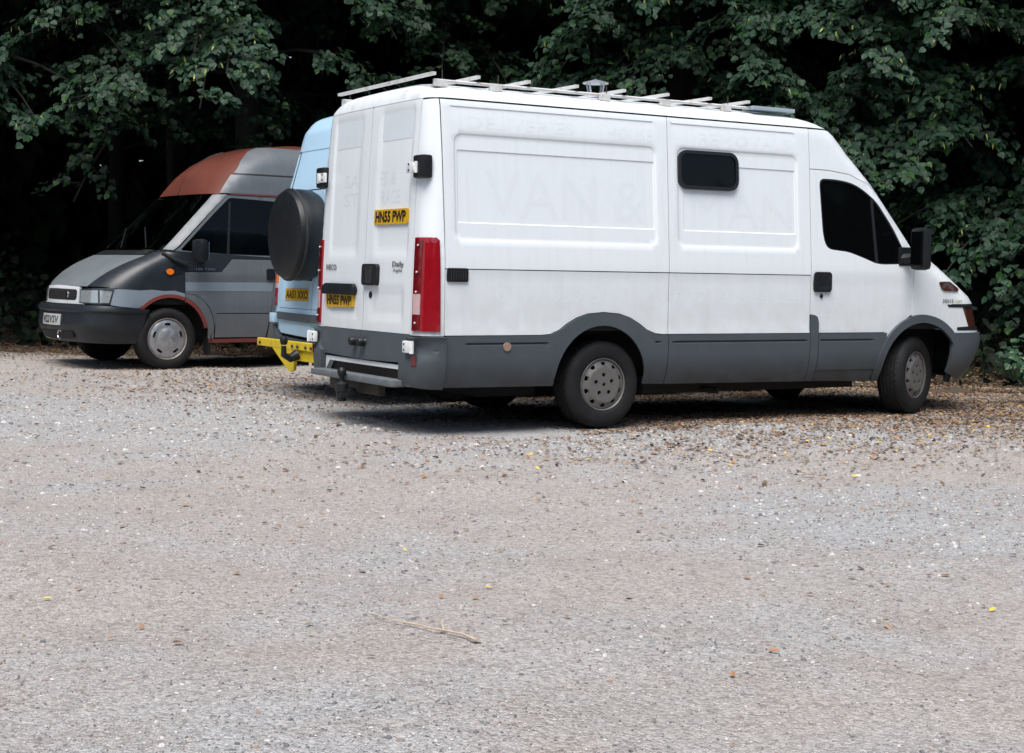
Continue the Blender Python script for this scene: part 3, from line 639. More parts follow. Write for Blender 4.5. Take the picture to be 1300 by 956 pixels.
# ------------------------------------------------------------------ the pale blue van
def blue_van():
    root = empty('panel_van', (-.93, 2.42, 0), math.radians(1), label='pale blue van with a black covered spare wheel, beside the white van', cat='van', group=VG)
    B = Body(w=[(.3, 1.0), (.6, 1.05), (1.2, 1.06), (1.5, 1.05), (1.9, 1.00), (2.3, .93), (2.45, .90), (2.56, .86), (2.62, .78), (2.655, .60), (2.675, .34), (2.685, .05)],
             xa=[(.3, 5.3), (.9, 5.3), (1.0, 5.2), (1.35, 4.6), (1.4, 4.5), (2.1, 3.9), (2.5, 3.5), (2.68, 2.8)], rf=[(.3, .4), (1.3, .35), (2.68, .2)], bf=[(.3, .2), (2.68, .1)],
             xr=[(.3, .0), (.9, .0), (1.3, .03), (1.9, .09), (2.3, .18), (2.48, .22), (2.6, .31), (2.66, .48), (2.69, .8)], rr=[(.3, .14), (1.3, .15), (2.2, .17), (2.56, .16), (2.69, .04)], br=[(.3, .05), (2.69, .04)], sx=.03)
    rv = lambda p: (B.u_of_y(p[0], p[1], False), p[1])
    shell(B, 'body_lining', dark, root, [.5, .9, 1.3, 1.7, 2.1, 2.35], lambda z: body_ends(B, z)[0], lambda z: body_ends(B, z)[1], 60, -.04)
    MB().box((2.4, 0, .55), (4.6, 1.5, .35)).box((2.3, 0, .34), (3.4, 1.0, .2)).build('underbody', dark, root)
    shell(B, 'roof', blue, root, np.concatenate([np.linspace(2.29, 2.5, 14), np.linspace(2.51, 2.684, 20)]), lambda z: body_ends(B, z)[0], lambda z: body_ends(B, z)[1], 90, .004)
    for sd_ in (-1, 1):
        patch(B, 'side_panel', blue, root, [(.22, .55), (.45, .55)]+arc(.95, .36, .46, 155, 25, 12)+[(1.45, .55), (3.4, .55), (3.4, 2.285), (.34, 2.285), (.22, 1.3)], sd_, sp=.12)
        patch(B, 'cab_side', blue, root, [(3.41, .55), (3.9, .55)]+arc(4.3, .36, .46, 155, 25, 12)+[(4.9, .55), (4.9, 1.0), (4.45, 1.3), (3.41, 1.3)], sd_, sp=.12)
        patch(B, 'cab_window', glassd, root, [(3.45, 1.31), (4.4, 1.31), (3.85, 2.0), (3.45, 2.0)], sd_, sp=.12)
        zz = np.linspace(.42, 2.28, 12)
        patch(B, 'corner_post', blue, root, [(B.u_of_y(.83, z, False), z) for z in zz]+[(.33, 2.28), (.212, 1.3), (.212, .42)], sd_, sp=.06)
        zz = np.linspace(.78, 2.30, 14)
        def dfun(U, Z):
            a = np.array([B.u_of_y(.70, z, False) for z in Z]); b = np.array([B.u_of_y(.10, z, False) for z in Z])
            q = np.minimum(np.minimum(a-U, U-b), np.minimum(Z-.86, 1.15-Z)); return -.014*np.clip(q/.03, 0, 1)
        d = patch(B, 'rear_door', blue, root, [(.006, .80), (.82, .80)]+[(.82-.10*max(0, z-1.3), z) for z in zz[1:]]+[(.006, 2.30)], sd_, conv=rv, sp=.05, dfun=dfun)
        patch(B, 'rear_door', blue, root, rounded([(.006, .535), (.77, .56), (.82, .66), (.82, .795), (.006, .795)], [0, .06, .06, 0, 0]), sd_, conv=rv, sp=.06, off=.004)
        patch(B, 'rub_strip', clad, d, rounded([(.006, .675), (.78, .69), (.80, .76), (.006, .75)], .01), sd_, conv=rv, sp=.06, off=.03, lip=.03)
        patch(B, 'crease_line', seal, d, [(.006, 1.905), (.70, 1.905), (.70, 1.912), (.006, 1.912)], sd_, conv=rv, sp=.1, off=.002, lip=.004)
        # lamps: red over amber over clear over red
        for z0, z1, m in ((.82, .98, red_l), (.985, 1.03, clear_l), (1.035, 1.11, amber_l), (1.115, 1.32, red_l)):
            patch(B, 'tail_lamp', m, root, [(.86, z0), (1.0, z0), (1.0, z1), (.86, z1)], sd_, conv=rv, off=.014, sp=.05, lip=.02)
        MB().box((-.06, sd_*.86, .70), (.05, .11, .09), bev=.01).tube([(-.07, sd_*.91, .655), (-.07, sd_*.91, .745)], .016).build('hinge', blue, root, True)
        MB().box((.0, sd_*.80, 1.47), (.06, .12, .08), bev=.01).build('hinge', blue, root, True)
        patch(B, 'reflector', redd_l, root, [(.92, .65), (1.0, .65), (1.0, .73), (.92, .73)], sd_, conv=rv, off=.012, sp=.05)
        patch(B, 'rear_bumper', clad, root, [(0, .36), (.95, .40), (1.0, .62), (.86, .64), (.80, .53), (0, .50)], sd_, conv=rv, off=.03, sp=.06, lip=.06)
    # number plate, latch
    pl = patch(B, 'number_plate', yellow_pl, root, rrect(.07, .872, .645, .985, .01), 1, conv=rv, off=.0, sp=.08, lip=.012)
    text_on(B, 'lettering', 'AA51 XXO', letter, pl, 1, (.62, .890), (.095, .968), .0015, rv, .03)
    patch(B, 'door_latch', black, root, rrect(.02, 1.06, .12, 1.11, .02), 1, conv=rv, off=.02, sp=.05, lip=.03)
    patch(B, 'door_latch', black, root, rrect(.30, 1.06, .40, 1.10, .02), 1, conv=rv, off=.02, sp=.05, lip=.03)
    # spare wheel in a black cover
    sp_ = MB().lathe([(.001, -.345), (.18, -.348), (.36, -.340), (.392, -.328), (.412, -.29), (.418, -.20), (.415, -.10), (.39, -.05), (.25, -.03), (.001, -.03)], 'X', 56, (.03, .06, 1.48)).build('spare_wheel_cover', black, root, True)
    MB().lathe([(.416, -.292), (.423, -.286), (.423, -.270), (.416, -.264)], 'X', 56, (.03, .06, 1.48)).build('cover_seam', rubber, sp_, True)
    # yellow tow bar
    tb = MB().box((-.24, .09, .475), (.05, 1.38, .075), bev=.008)
    tb.box((-.22, -.32, .40), (.05, .56, .12), bev=.008)
    tow = tb.build('tow_bar', tow_m, root)
    g_ = [(.42, .44), (-.14, .44), (-.10, .25), (.0, .235), (.08, .27)]
    v = [(-.262, y, z) for y, z in g_]+[(-.235, y, z) for y, z in g_]; n = len(g_)
    pydata('gusset', v, [tuple(range(n)), tuple(range(2*n-1, n-1, -1))]+[(i, (i+1) % n, n+(i+1) % n, n+i) for i in range(n)], tow_m, tow, False)
    for y in (-.5, -.38, -.2, -.08, .7): MB().lathe([(.001, -.012), (.014, -.012), (.016, 0)], 'X', 10, (-.266, y, .47)).build('bolt', rusty, tow)
    MB().tube([(-.27, -.2, .40), (-.34, -.2, .37), (-.40, -.2, .40), (-.40, -.2, .48)], [.05, .04, .03, .024], 10).lathe([(.001, .565), (.025, .56), (.037, .535), (.034, .51), (.024, .49)], 'Z', 16, (-.40, -.2, 0)).build('tow_ball', black, tow, True)
    patch(B, 'reflector', redd_l, root, [(.66, .39), (.74, .39), (.74, .50), (.66, .50)], -1, conv=rv, off=.04, sp=.05)
    for x in (.95, 4.3):
        for s_ in (-1, 1): wheel(root, 'wheel', (x, s_*.99, .35), 0, .35, .21, hub_silver, 'slots', s_)
    cv = lambda p: (B.u_of_y(p[0], p[1], True), p[1])
    patch(B, 'windscreen', glassd, root, [(0, 1.4), (.75, 1.4), (.7, 2.1), (0, 2.1)], (-1, 1), conv=cv, sp=.12)
    patch(B, 'front_panel', blue, root, [(0, .75), (.8, .75), (.75, 1.36), (0, 1.36)], (-1, 1), conv=cv, sp=.12)
    patch(B, 'front_bumper', clad, root, [(0, .32), (.85, .32), (.85, .74), (0, .74)], (-1, 1), conv=cv, sp=.12, off=.03)
    return root
blue_van()

# ------------------------------------------------------------------ the grey van with the red roof
def grey_van():
    hdg = math.radians(186); h = Vector((math.cos(hdg), math.sin(hdg), 0)); l = Vector((-h.y, h.x, 0))
    org = Vector((-1.11, 6.30, 0))-l*1.0
    root = empty('panel_van', org, hdg, label='patchwork grey van with red oxide roof, black bumper and white grille facing left', cat='van', group=VG)
    B = Body(w=[(.25, .95), (.5, 1.0), (.75, 1.02), (1.1, 1.01), (1.3, .99), (2.0, .90), (2.27, .86), (2.29, .845), (2.42, .81), (2.53, .75), (2.61, .65), (2.67, .50), (2.71, .28), (2.722, .04)],
             xa=[(.25, .62), (.32, .78), (.5, .83), (.70, .80), (.715, .74), (.80, .73), (.92, .72), (1.0, .655), (1.1, .535), (1.2, .37), (1.28, .19), (1.345, .02), (1.36, -.02), (2.03, -.67), (2.10, -.71), (2.28, -.83), (2.44, -.97), (2.58, -1.19), (2.66, -1.45), (2.72, -2.0)],
             rf=[(.25, .34), (.9, .34), (1.1, .3), (1.33, .22), (1.38, .12), (2.05, .13), (2.3, .30), (2.55, .4), (2.72, .03)],
             bf=[(.25, .17), (.9, .17), (1.3, .16), (2.0, .12), (2.3, .2), (2.72, .05)],
             xr=[(.25, -4.2), (2.2, -4.1), (2.72, -3.8)], rr=[(.25, .15), (2.72, .05)], br=[(.25, .04), (2.72, .02)])
    cv = lambda p: (B.u_of_y(p[0], p[1], True), p[1])
    ends = (lambda z: body_ends(B, z)[0], lambda z: body_ends(B, z)[1])
    xs = lambda z, k=0: float(B.XA(z))-float(B.RF(z))+1.3*float(B.RF(z))*k
    shell(B, 'body_lining', dark, root, [.74, .9, 1.05, 1.2], *ends, 60, -.05)
    MB().box((-1.9, 0, .62), (4.4, 1.3, .5)).box((-1.6, 0, .36), (3.4, .9, .16)).box((.5, 0, .5), (.5, 1.3, .4)).build('underbody', dark, root)
    # cab interior: bulkhead, dash, seats, papers, steering wheel
    MB().box((-1.75, 0, 1.6), (.05, 1.7, 1.0)).box((-.9, 0, .95), (1.9, 1.75, .06)).build('bulkhead', dark, root)
    dash = MB().box((-.36, 0, 1.22), (.42, 1.66, .26), bev=.06).build('dashboard', seat_m, root, True)
    MB().box((-.12, .30, 1.356), (.20, .34, .006), Matrix.Rotation(.2, 3, 'Z')).box((-.2, .0, 1.356), (.16, .22, .006)).build('paper', paper, dash)
    MB().box((-.12, .12, 1.365), (.05, .14, .008)).build('paper', papery, dash)
    for y in (-.55, .15, .55):
        MB().box((-1.12, y, 1.42), (.16, .42, .62), Matrix.Rotation(-.15, 3, 'Y'), .06).box((-.95, y, 1.08), (.45, .42, .14), bev=.05).box((-1.2, y, 1.83), (.10, .24, .18), bev=.04).build('seat', seat_m, root, True)
    a = [(-.66+.03*math.sin(t), -.5+.20*math.cos(t), 1.34+.19*math.sin(t)) for t in np.linspace(0, 2*math.pi, 21)]
    MB().tube(a, .014, 6, False).build('steering_wheel', black, root, True)
    for sd_ in (-1, 1):
        near = sd_ > 0
        # bumper
        # wing: dark upper, pale lower, red arch lip
        wing_hi = [(-.205, .872), (-.205, 1.12), (-.24, 1.20), (-.30, 1.34)]+[cv((.812, 1.34))]+[cv((.612+.20*((z-.94)/.36)**.8, z)) for z in (1.30, 1.26, 1.22, 1.16, 1.10, 1.05, 1.0, .97, .942)]+[(.60, .932)]+[(.62, .925), (.47, .915), (.33, .905), (.20, .915), (.05, .90), (-.08, .905)]
        patch(B, 'front_wing', t_dark, root, wing_hi, sd_, sp=.05)
        aro = arc(-.02, .36, .485, 48, 112, 14, .50)
        patch(B, 'wing_panel', t_light, root, [(-.205, .868), (-.08, .901), (.05, .896), (.20, .911), (.33, .901), (.47, .911), (.575, .915), (.63, .74), (.50, .715), (.36, .70)]+aro, sd_, sp=.05)
        patch(B, 'arch_lip', t_redb, root, arc(-.02, .36, .485, 40, 112, 14, .50)+arc(-.02, .36, .45, 112, 40, 14, .462), sd_, off=.01, sp=.05, lip=.03)
        patch(B, 'arch_lip', t_redb, root, arc(-.02, .36, .485, 113.5, 166, 12, .50)+arc(-.02, .36, .445, 166, 113.5, 12, .460), sd_, off=.01, sp=.05, lip=.03)
        # panel behind the wheel and the sill
        arr = arc(-.02, .36, .49, 113, 180, 12, .505)
        curve = [(-.58, .345), (-.575, .48), (-.55, .60), (-.50, .71), (-.43, .79), (-.33, .85), (-.21, .87)]
        patch(B, 'wing_panel', t_grey, root, arr+[(-.515, .345)]+curve, sd_, sp=.05)
        patch(B, 'sill', t_redb, root, [(-.52, .30), (-1.45, .30), (-1.45, .345), (-.52, .338)], sd_, off=.006, sp=.08)
        MB().box((-.545, sd_*.88, .30), (.012, .2, .28), bev=.004).build('mud_flap', rubber, root)
        # door
        c2 = [(p[0]-.008, p[1]+.004) for p in curve[1:]]
        dr = [(-.588, .35), (-1.26, .35), (-1.28, .6), (-1.345, 1.1), (-1.385, 1.27)]
        low = c2+[(-.208, .876), (-.208, 1.115), (-.66, 1.12), (-.80, 1.272), (-1.385, 1.272), (-1.36, 1.1), (-1.29, .645), (-.60, .645)]
        d = patch(B, 'cab_door', t_grey, root, low, sd_, sp=.05, dfun=lambda U, Z: -.010*np.clip((1.03-Z)/.015, 0, 1)*np.clip((Z-.70)/.2, 0, 1))
        patch(B, 'door_lower', t_grey, d, [(-.596, .36), (-.592, .50), (-.597, .635), (-1.285, .635), (-1.25, .36)], sd_, sp=.05)
        patch(B, 'door_stripe', t_light, d, [(-.212, .90), (-.212, 1.0), (-1.335, 1.005), (-1.31, .90)], sd_, off=-.008, sp=.06, lip=.001)
        # black window belt and glass
        belt = [(-.21, 1.125), (-.655, 1.125), (-.795, 1.278), (-1.345, 1.278), (-1.345, 1.32), (-.14, 1.345)]
        patch(B, 'window_belt', t_dark, d, belt, sd_, sp=.05, off=-.003)
        top = [(-.155, 1.362), (-.605, 1.81), (-.80, 1.992), (-1.385, 1.97), (-1.415, 1.94), (-1.37, 1.32), (-.76, 1.325)]
        topo = [(-.115, 1.352), (-.585, 1.83), (-.775, 2.022), (-1.42, 2.02), (-1.46, 1.98), (-1.395, 1.285), (-1.345, 1.30)]
        patch(B, 'window_frame', t_grey, d, topo, sd_, [rounded(top, .04)], sp=.06)
        w_ = patch(B, 'door_window', glass_t, d, rounded(top, .04), sd_, off=-.008, sp=.08, lip=0)
        patch(B, 'window_bar', seal, d, [(-.735, 1.33), (-.765, 1.33), (-.815, 1.955), (-.79, 1.92)], sd_, off=-.002, sp=.1)
        patch(B, 'door_handle', black, d, rrect(-1.345, 1.035, -1.235, 1.165, .02), sd_, off=.012, sp=.05, lip=.02)
        text_on(B, 'badge', '100 T300', chrome, d, sd_, (-.34, 1.135), (-.58, 1.165), .003, None, .01)
        patch(B, 'side_repeater', amber_l, root, arc(-.02, 1.115, .045, 0, 360, 16, .035)[:-1], sd_, off=.015, sp=.03, lip=.02)
        patch(B, 'repeater_trim', black, root, rounded([(.07, 1.10), (-.10, 1.08), (-.20, 1.12), (-.10, 1.20)], .03), sd_, off=.006, sp=.05, lip=.01)
        # body behind the cab
        patch(B, 'side_panel', t_grey, root, [(-1.268, .30), (-2.75, .30)]+arc(-3.2, .36, .46, 0, 180, 14)+[(-4.0, .30), (-4.0, 2.02), (-1.47, 2.02), (-1.405, 1.285), (-1.355, 1.1), (-1.30, .64)], sd_, sp=.14)
        # A pillar
        zz = np.linspace(1.37, 2.02, 8)
        patch(B, 'pillar', t_grey, root, [(xs(z, .80), z) for z in zz]+[(-.78, 2.028), (-.577, 1.83), (-.107, 1.36)], sd_, off=.003, sp=.05)
        # roof sides (grey)
        patch(B, 'roof_side', t_grey, root, [(xs(z, .5), z) for z in np.linspace(2.045, 2.27, 5)]+[(-4.0, 2.27), (-4.0, 2.045)], sd_, sp=.06)
        patch(B, 'roof_trim', t_redb, root, [(-.82, 2.028), (-.80, 2.040), (-1.50, 2.040), (-1.50, 2.026)], sd_, off=.008, sp=.08)
        patch(B, 'gutter', rubber, root, [(-.98, 2.272), (-.98, 2.284), (-4.0, 2.284), (-4.0, 2.272)], sd_, off=.004, sp=.1)
        patch(B, 'roof_side', t_grey, root, [(xs(z, .45+.9*max(0, z-2.36)), z) for z in np.linspace(2.288, 2.63, 8)]+[(-3.95, 2.63), (-4.0, 2.288)], sd_, sp=.07)
        # mirror
        mr = MB().box((-.30, sd_*1.20, 1.36), (.12, .24, .26), bev=.05).tube([(-.42, sd_*.98, 1.24), (-.36, sd_*1.08, 1.26), (-.32, sd_*1.14, 1.28)], .035).build('mirror', black, root, True)
        MB().box((-.368, sd_*1.20, 1.36), (.01, .19, .20), bev=.004).build('mirror_glass', chrome, mr)
        MB().tube([(-.22, sd_*1.03, 1.20), (-.08, sd_*1.02, 1.25), (.05, sd_*.95, 1.33)], [.03, .026, .02]).build('snorkel_trim', black, root, True)
        # headlamp
        hl = patch(B, 'headlamp', lamp_d, root, [(.53, .925), (.56, .915), (.60, .74), (cv((.50, .735))), (cv((.50, .905)))], sd_, off=.006, sp=.04, lip=.03)
        patch(B, 'lens', lamp_m, hl, [(.575, .885), (.61, .755), (.69, .755), (.69, .895)], sd_, off=.010, sp=.04, lip=.006)
        patch(B, 'lens', lamp_m, hl, [(.71, .895), (.71, .755), cv((.52, .752)), cv((.52, .89))], sd_, off=.010, sp=.04, lip=.006)
        for x in (-3.2, 0):
            pass
    patch(B, 'front_bumper', t_bump, root, [(.36, .30), (.24, .685), (.40, .70)]+[(body_ends(B, .70)[1], .70), (body_ends(B, .5)[1], .5), (body_ends(B, .31)[1], .31)], (-1, 1), off=.015, sp=.022, lip=.04, dfun=lambda U, Z: .02*np.clip((Z-.645)/.012, 0, 1)-.012*np.clip((.43-Z)/.015, 0, 1))
    patch(B, 'bumper_grille', dark, root, [(0, .335), (.50, .345), (.50, .435), (0, .43)], (-1, 1), conv=cv, off=.018, sp=.06, lip=.0)
    eye = [(.93+.03*math.cos(t), .28, .385+.045*math.sin(t)) for t in np.linspace(1.2, 5.2, 12)]
    MB().tube([(1.03+.0*math.cos(t), .38+.05*math.cos(t), .39+.05*math.sin(t)) for t in np.linspace(.9, 5.2, 12)], .009, 6).build('tow_eye', chrome, root, True)
    # grille
    go = [(0, .722), (.49, .722), (.49, .925), (0, .925)]
    gr = patch(B, 'grille', t_white, root, [(0, .725), (.60, .725), (.60, .738), (.505, .742), (.495, .922), (0, .932)], (-1, 1), [], conv=cv, off=.02, sp=.04, lip=.03)
    gi = patch(B, 'grille_mesh', dark, gr, rounded([(0, .775), (.43, .775), (.46, .80), (.46, .878), (.43, .898), (0, .902)], .0), (-1, 1), conv=cv, off=.0215, sp=.05, lip=0)
    for k in range(4):
        z = .795+.026*k; patch(B, 'slat', rubber, gr, [(0, z), (.45, z), (.45, z+.010), (0, z+.010)], (-1, 1), conv=cv, off=.026, sp=.08, lip=.004)
    p = B.S(1, np.array(cv((.27, .835))[0]), np.array(.835), .03)
    MB().lathe([(.001, .012), (.034, .010), (.040, .004), (.040, -.01)], 'X', 20, tuple(p)).build('badge', chrome, gr, True)
    patch(B, 'number_plate', white_pl, root, [(0, .493), (.275, .493), (.275, .612), (0, .612)], (-1, 1), conv=cv, off=.026, sp=.08, lip=.01)
    V, F = text2d('W22VSV', .012); w_, h_ = V.max(0); P = []
    for x, y in V:
        yy = -.235+.47*x/w_; z = .512+y/h_*.08; sd_ = 1 if yy > 0 else -1
        P.append(tuple(B.S(sd_, np.array(cv((abs(yy), z))[0]), np.array(z), .0285)))
    # mirrored so that it reads from the front: the vehicle's right hand side is the reader's left
    P = [(q[0], q[1], q[2]) for q in P]
    pydata('lettering', P, F, letter, root, False)
    # bonnet: silver, with dark cowl
    zz = np.linspace(.94, 1.30, 10)
    patch(B, 'bonnet', t_hood, root, [(0, .938), (.60, .938)]+[(.60+.20*((z-.94)/.36)**.8, z) for z in zz[1:]]+[(0, 1.30)], (-1, 1), conv=cv, sp=.05)
    patch(B, 'cowl', black, root, [(0, 1.305), (.80, 1.305), (.80, 1.36), (0, 1.36)], (-1, 1), conv=cv, sp=.06)
    patch(B, 'windscreen', glass_t, root, [(0, 1.365)]+[(float(B.W(z))-1.1*float(B.RF(z))*.76**2, z) for z in np.linspace(1.365, 2.035, 6)]+[(0, 2.035)], (-1, 1), conv=cv, sp=.07, lip=0)
    for y0, y1 in ((.62, .05), (-.05, -.6)):
        q0 = B.S(1 if y0 > 0 else -1, np.array(cv((abs(y0), 1.37))[0]), np.array(1.37), .02); q1 = B.S(1 if y1 > 0 else -1, np.array(cv((abs(y1), 1.62))[0]), np.array(1.62), .02)
        MB().tube([q0, q1], .008, 6).build('wiper', black, root)
    # red front of the high roof and its crown
    zs_ = np.concatenate([np.linspace(2.04, 2.5, 14), np.linspace(2.52, 2.721, 18)])
    shell(B, 'roof', t_red, root, zs_, lambda z: body_ends(B, z)[0], lambda z: body_ends(B, z)[1], 160, -.016)
    wheel(root, 'wheel', (0, 1.0-.0, .352), 0, .352, .21, hub_silver, 'star', 1)
    wheel(root, 'wheel', (0, -1.0, .352), 0, .352, .21, hub_silver, 'star', -1)
    wheel(root, 'wheel', (-3.2, .99, .352), 0, .352, .21, hub_silver, 'star', 1)
    wheel(root, 'wheel', (-3.2, -.99, .352), 0, .352, .21, hub_silver, 'star', -1)
    return root
grey_van()
# ------------------------------------------------------------------ ground
def vnoise(X, Y, sc_, seed):
    """smooth value noise, four octaves"""
    out = 0*X; amp = 1.; tot = 0
    for o_ in range(4):
        tb = np.random.default_rng(seed+o_).random((64, 64)); x, y = X/sc_*2**o_, Y/sc_*2**o_
        i, j = np.floor(x).astype(int), np.floor(y).astype(int); a, b = x-i, y-j; a = a*a*(3-2*a); b = b*b*(3-2*b)
        q = lambda m, n: tb[(i+m) % 64, (j+n) % 64]
        out = out+amp*((q(0, 0)*(1-a)+q(1, 0)*a)*(1-b)+(q(0, 1)*(1-a)+q(1, 1)*a)*b); tot += amp; amp *= .55
    return out/tot
def gravelly(X, Y): return np.clip((vnoise(X+.35*Y, Y*1.5-.2*X, 2.6, 5)-.38)/.24, 0, 1)     # 1 = loose grey stone, 0 = packed earth
def ground_material():
    m = bpy.data.materials.new('gravel'); m.use_nodes = True; n = m.node_tree.nodes; L = m.node_tree.links; b = n['Principled BSDF']
    b.inputs['Roughness'].default_value = .9; b.inputs['Specular IOR Level'].default_value = .25
    tc = n.new('ShaderNodeTexCoord')
    def noise(s_, d=6, ro=.6):
        q = n.new('ShaderNodeTexNoise'); q.inputs['Scale'].default_value = s_; q.inputs['Detail'].default_value = d; q.inputs['Roughness'].default_value = ro
        L.new(tc.outputs['Object'], q.inputs['Vector']); return q.outputs['Fac']
    def rng(x, a, b_, c=0, d=1):
        q = n.new('ShaderNodeMapRange'); L.new(x, q.inputs[0])
        for i, v in enumerate((a, b_, c, d)): q.inputs[1+i].default_value = v
        return q.outputs[0]
    def mix(fac, a, c, blend='MIX'):
        q = n.new('ShaderNodeMix'); q.data_type = 'RGBA'; q.blend_type = blend
        if isinstance(fac, float): q.inputs[0].default_value = fac
        else: L.new(fac, q.inputs[0])
        for i, v in ((6, a), (7, c)):
            if isinstance(v, tuple): q.inputs[i].default_value = (*v, 1)
            else: L.new(v, q.inputs[i])
        return q.outputs[2]
    at = n.new('ShaderNodeAttribute'); at.attribute_name = 'loose'
    c = mix(at.outputs['Fac'], (.395, .365, .342), (.385, .388, .39))
    c = mix(rng(noise(2.2, 6, .7), .45, .7), c, (.35, .315, .29))
    v = n.new('ShaderNodeTexVoronoi'); v.inputs['Scale'].default_value = 75; L.new(tc.outputs['Object'], v.inputs['Vector'])
    sp = n.new('ShaderNodeSeparateColor'); L.new(v.outputs['Color'], sp.inputs[0])
    c = mix(rng(sp.outputs[0], 0, 1, .62, 1.32), (0, 0, 0), c) if False else mix(1.0, c, rng(sp.outputs[0], 0, 1, .78, 1.17), 'MULTIPLY')
    v2 = n.new('ShaderNodeTexVoronoi'); v2.inputs['Scale'].default_value = 190; L.new(tc.outputs['Object'], v2.inputs['Vector'])
    s2 = n.new('ShaderNodeSeparateColor'); L.new(v2.outputs['Color'], s2.inputs[0])
    c = mix(1.0, c, rng(s2.outputs[1], 0, 1, .78, 1.18), 'MULTIPLY')
    c = mix(rng(noise(30, 4, .7), .54, .72, 0, .75), c, (.12, .11, .10))
    L.new(c, b.inputs['Base Color'])
    h = n.new('ShaderNodeMath'); h.operation = 'ADD'; L.new(rng(v.outputs['Distance'], 0, .7, 1, 0), h.inputs[0]); L.new(noise(60, 6, .7), h.inputs[1])
    h2 = n.new('ShaderNodeMath'); h2.operation = 'MULTIPLY_ADD'; L.new(rng(v2.outputs['Distance'], 0, .7, 1, 0), h2.inputs[0]); h2.inputs[1].default_value = .5; L.new(h.outputs[0], h2.inputs[2])
    bp = n.new('ShaderNodeBump'); bp.inputs['Strength'].default_value = .7; bp.inputs['Distance'].default_value = .012
    L.new(h2.outputs[0], bp.inputs['Height']); L.new(bp.outputs[0], b.inputs['Normal'])
    return m
def edge_y(x):                      # where the gravel gives way to the wood's floor
    return np.interp(x, [-40, -3, -1, 1, 4, 5.5, 7.5, 10, 40], [13.5, 10.6, 9.6, 8.3, 3.6, 1.0, -1.6, -4.2, -30])
def hgt(X, Y):
    return .012*np.sin(X*1.7+.6*Y)+.010*np.sin(Y*2.3-.9*X)+.006*np.sin(5.1*X+3.7*Y)
def ground():
    gx = np.concatenate([[-400, -120, -50, -25], np.arange(-14, 16.01, .12), [25, 50, 120, 400]])
    gy = np.concatenate([[-400, -120, -50, -25], np.arange(-12, 18.01, .12), [30, 50, 120, 400]])
    X, Y = np.meshgrid(gx, gy); Z = hgt(X, Y)*1.0
    Z = np.where((np.abs(X) > 20) | (np.abs(Y) > 25), 0, Z)
    fl = ((X > -1.8) & (X < 4.3) & (Y > -1.1) & (Y < 1.1)); Z = np.where(fl, Z*.3, Z)-.006
    V = np.stack([X.ravel(), Y.ravel(), Z.ravel()], -1); nx, ny = len(gx), len(gy)
    i = np.arange(ny-1)[:, None]*nx+np.arange(nx-1)[None]; F = np.stack([i, i+1, i+nx+1, i+nx], -1).reshape(-1, 4)
    o = fast_mesh('ground', V, F, [ground_material()], smooth=True)
    at = o.data.attributes.new('loose', 'FLOAT', 'POINT'); at.data.foreach_set('value', gravelly(V[:, 0], V[:, 1]).astype(np.float32)); tag(o, kind='structure')
    # the wood's floor: a sheet of leaf mould over the gravel, ragged edge
    xs_ = np.concatenate([np.arange(-40, -6, 2.0), np.arange(-6, 12, .12), np.arange(12, 41, 2.0)])
    jag = .30*np.sin(xs_*3.1)+.16*np.sin(xs_*7.7+1)+RNG.normal(0, .07, len(xs_)); e0 = edge_y(xs_)+jag
    rows = []
    for k, t in enumerate(np.concatenate([np.linspace(0, 6, 31), [10, 20, 40, 120]])):
        rows.append(np.stack([xs_+t*.35, e0+t, hgt(xs_+t*.35, e0+t)*1.0+.0+min(t*.25, .02)+np.minimum(np.maximum(t-1.5, 0)*.10, 1.2)+(RNG.normal(0, .012, len(xs_)) if k else -.012)], -1))
    V = np.concatenate(rows); nx = len(xs_); ny = len(rows)
    i = np.arange(ny-1)[:, None]*nx+np.arange(nx-1)[None]; F = np.stack([i, i+1, i+nx+1, i+nx], -1).reshape(-1, 4)
    o = fast_mesh('woodland_floor', V, F, [mat('leaf_mould', (.050, .038, .026), .95, var=.5, vscale=14, bump=.7, bscale=40, dust=(.6, 30, (.10, .065, .035)))], smooth=True); tag(o, kind='structure')
ground()

def scatter_visible(n, ymin, ymax, pw=1.0):
    """random points on the ground inside the camera's wedge, weighted to the near field"""
    c = np.array(cam.matrix_world.translation); fh = np.array([f.x, f.y]); fh /= np.linalg.norm(fh); rh = np.array([fh[1], -fh[0]])
    d = ymin+(ymax-ymin)*RNG.random(n)**pw; s_ = (RNG.random(n)*2-1)*(.37*d+.25)
    return c[0]+fh[0]*d+rh[0]*s_, c[1]+fh[1]*d+rh[1]*s_, d
STONE_M = [mat('stone_grey', (.30, .30, .30), .85, var=.2, vscale=40), mat('stone_dark', (.13, .13, .135), .85, var=.2, vscale=40), mat('stone_pale', (.50, .49, .47), .8, var=.15, vscale=40), mat('stone_brown', (.26, .19, .15), .9, var=.2, vscale=40)]
OCT = np.array([(1, 0, 0), (-1, 0, 0), (0, 1, 0), (0, -1, 0), (0, 0, 1), (0, 0, -1), ], float)
OF = np.array([(0, 2, 4), (2, 1, 4), (1, 3, 4), (3, 0, 4), (2, 0, 5), (1, 2, 5), (3, 1, 5), (0, 3, 5)])
ST_V = np.array([(.9, .2, -.3), (.3, .9, -.3), (-.7, .7, -.3), (-.95, -.2, -.3), (-.2, -.9, -.3), (.7, -.7, -.3), (.55, .15, .5), (-.1, .6, .55), (-.6, -.05, .45), (.05, -.5, .6)], float)
ST_F = [(0, 1, 6), (1, 7, 6), (1, 2, 7), (2, 8, 7), (2, 3, 8), (3, 4, 8), (4, 9, 8), (4, 5, 9), (5, 0, 6), (5, 6, 9), (6, 7, 8), (6, 8, 9)]
ST_F = np.array(ST_F)
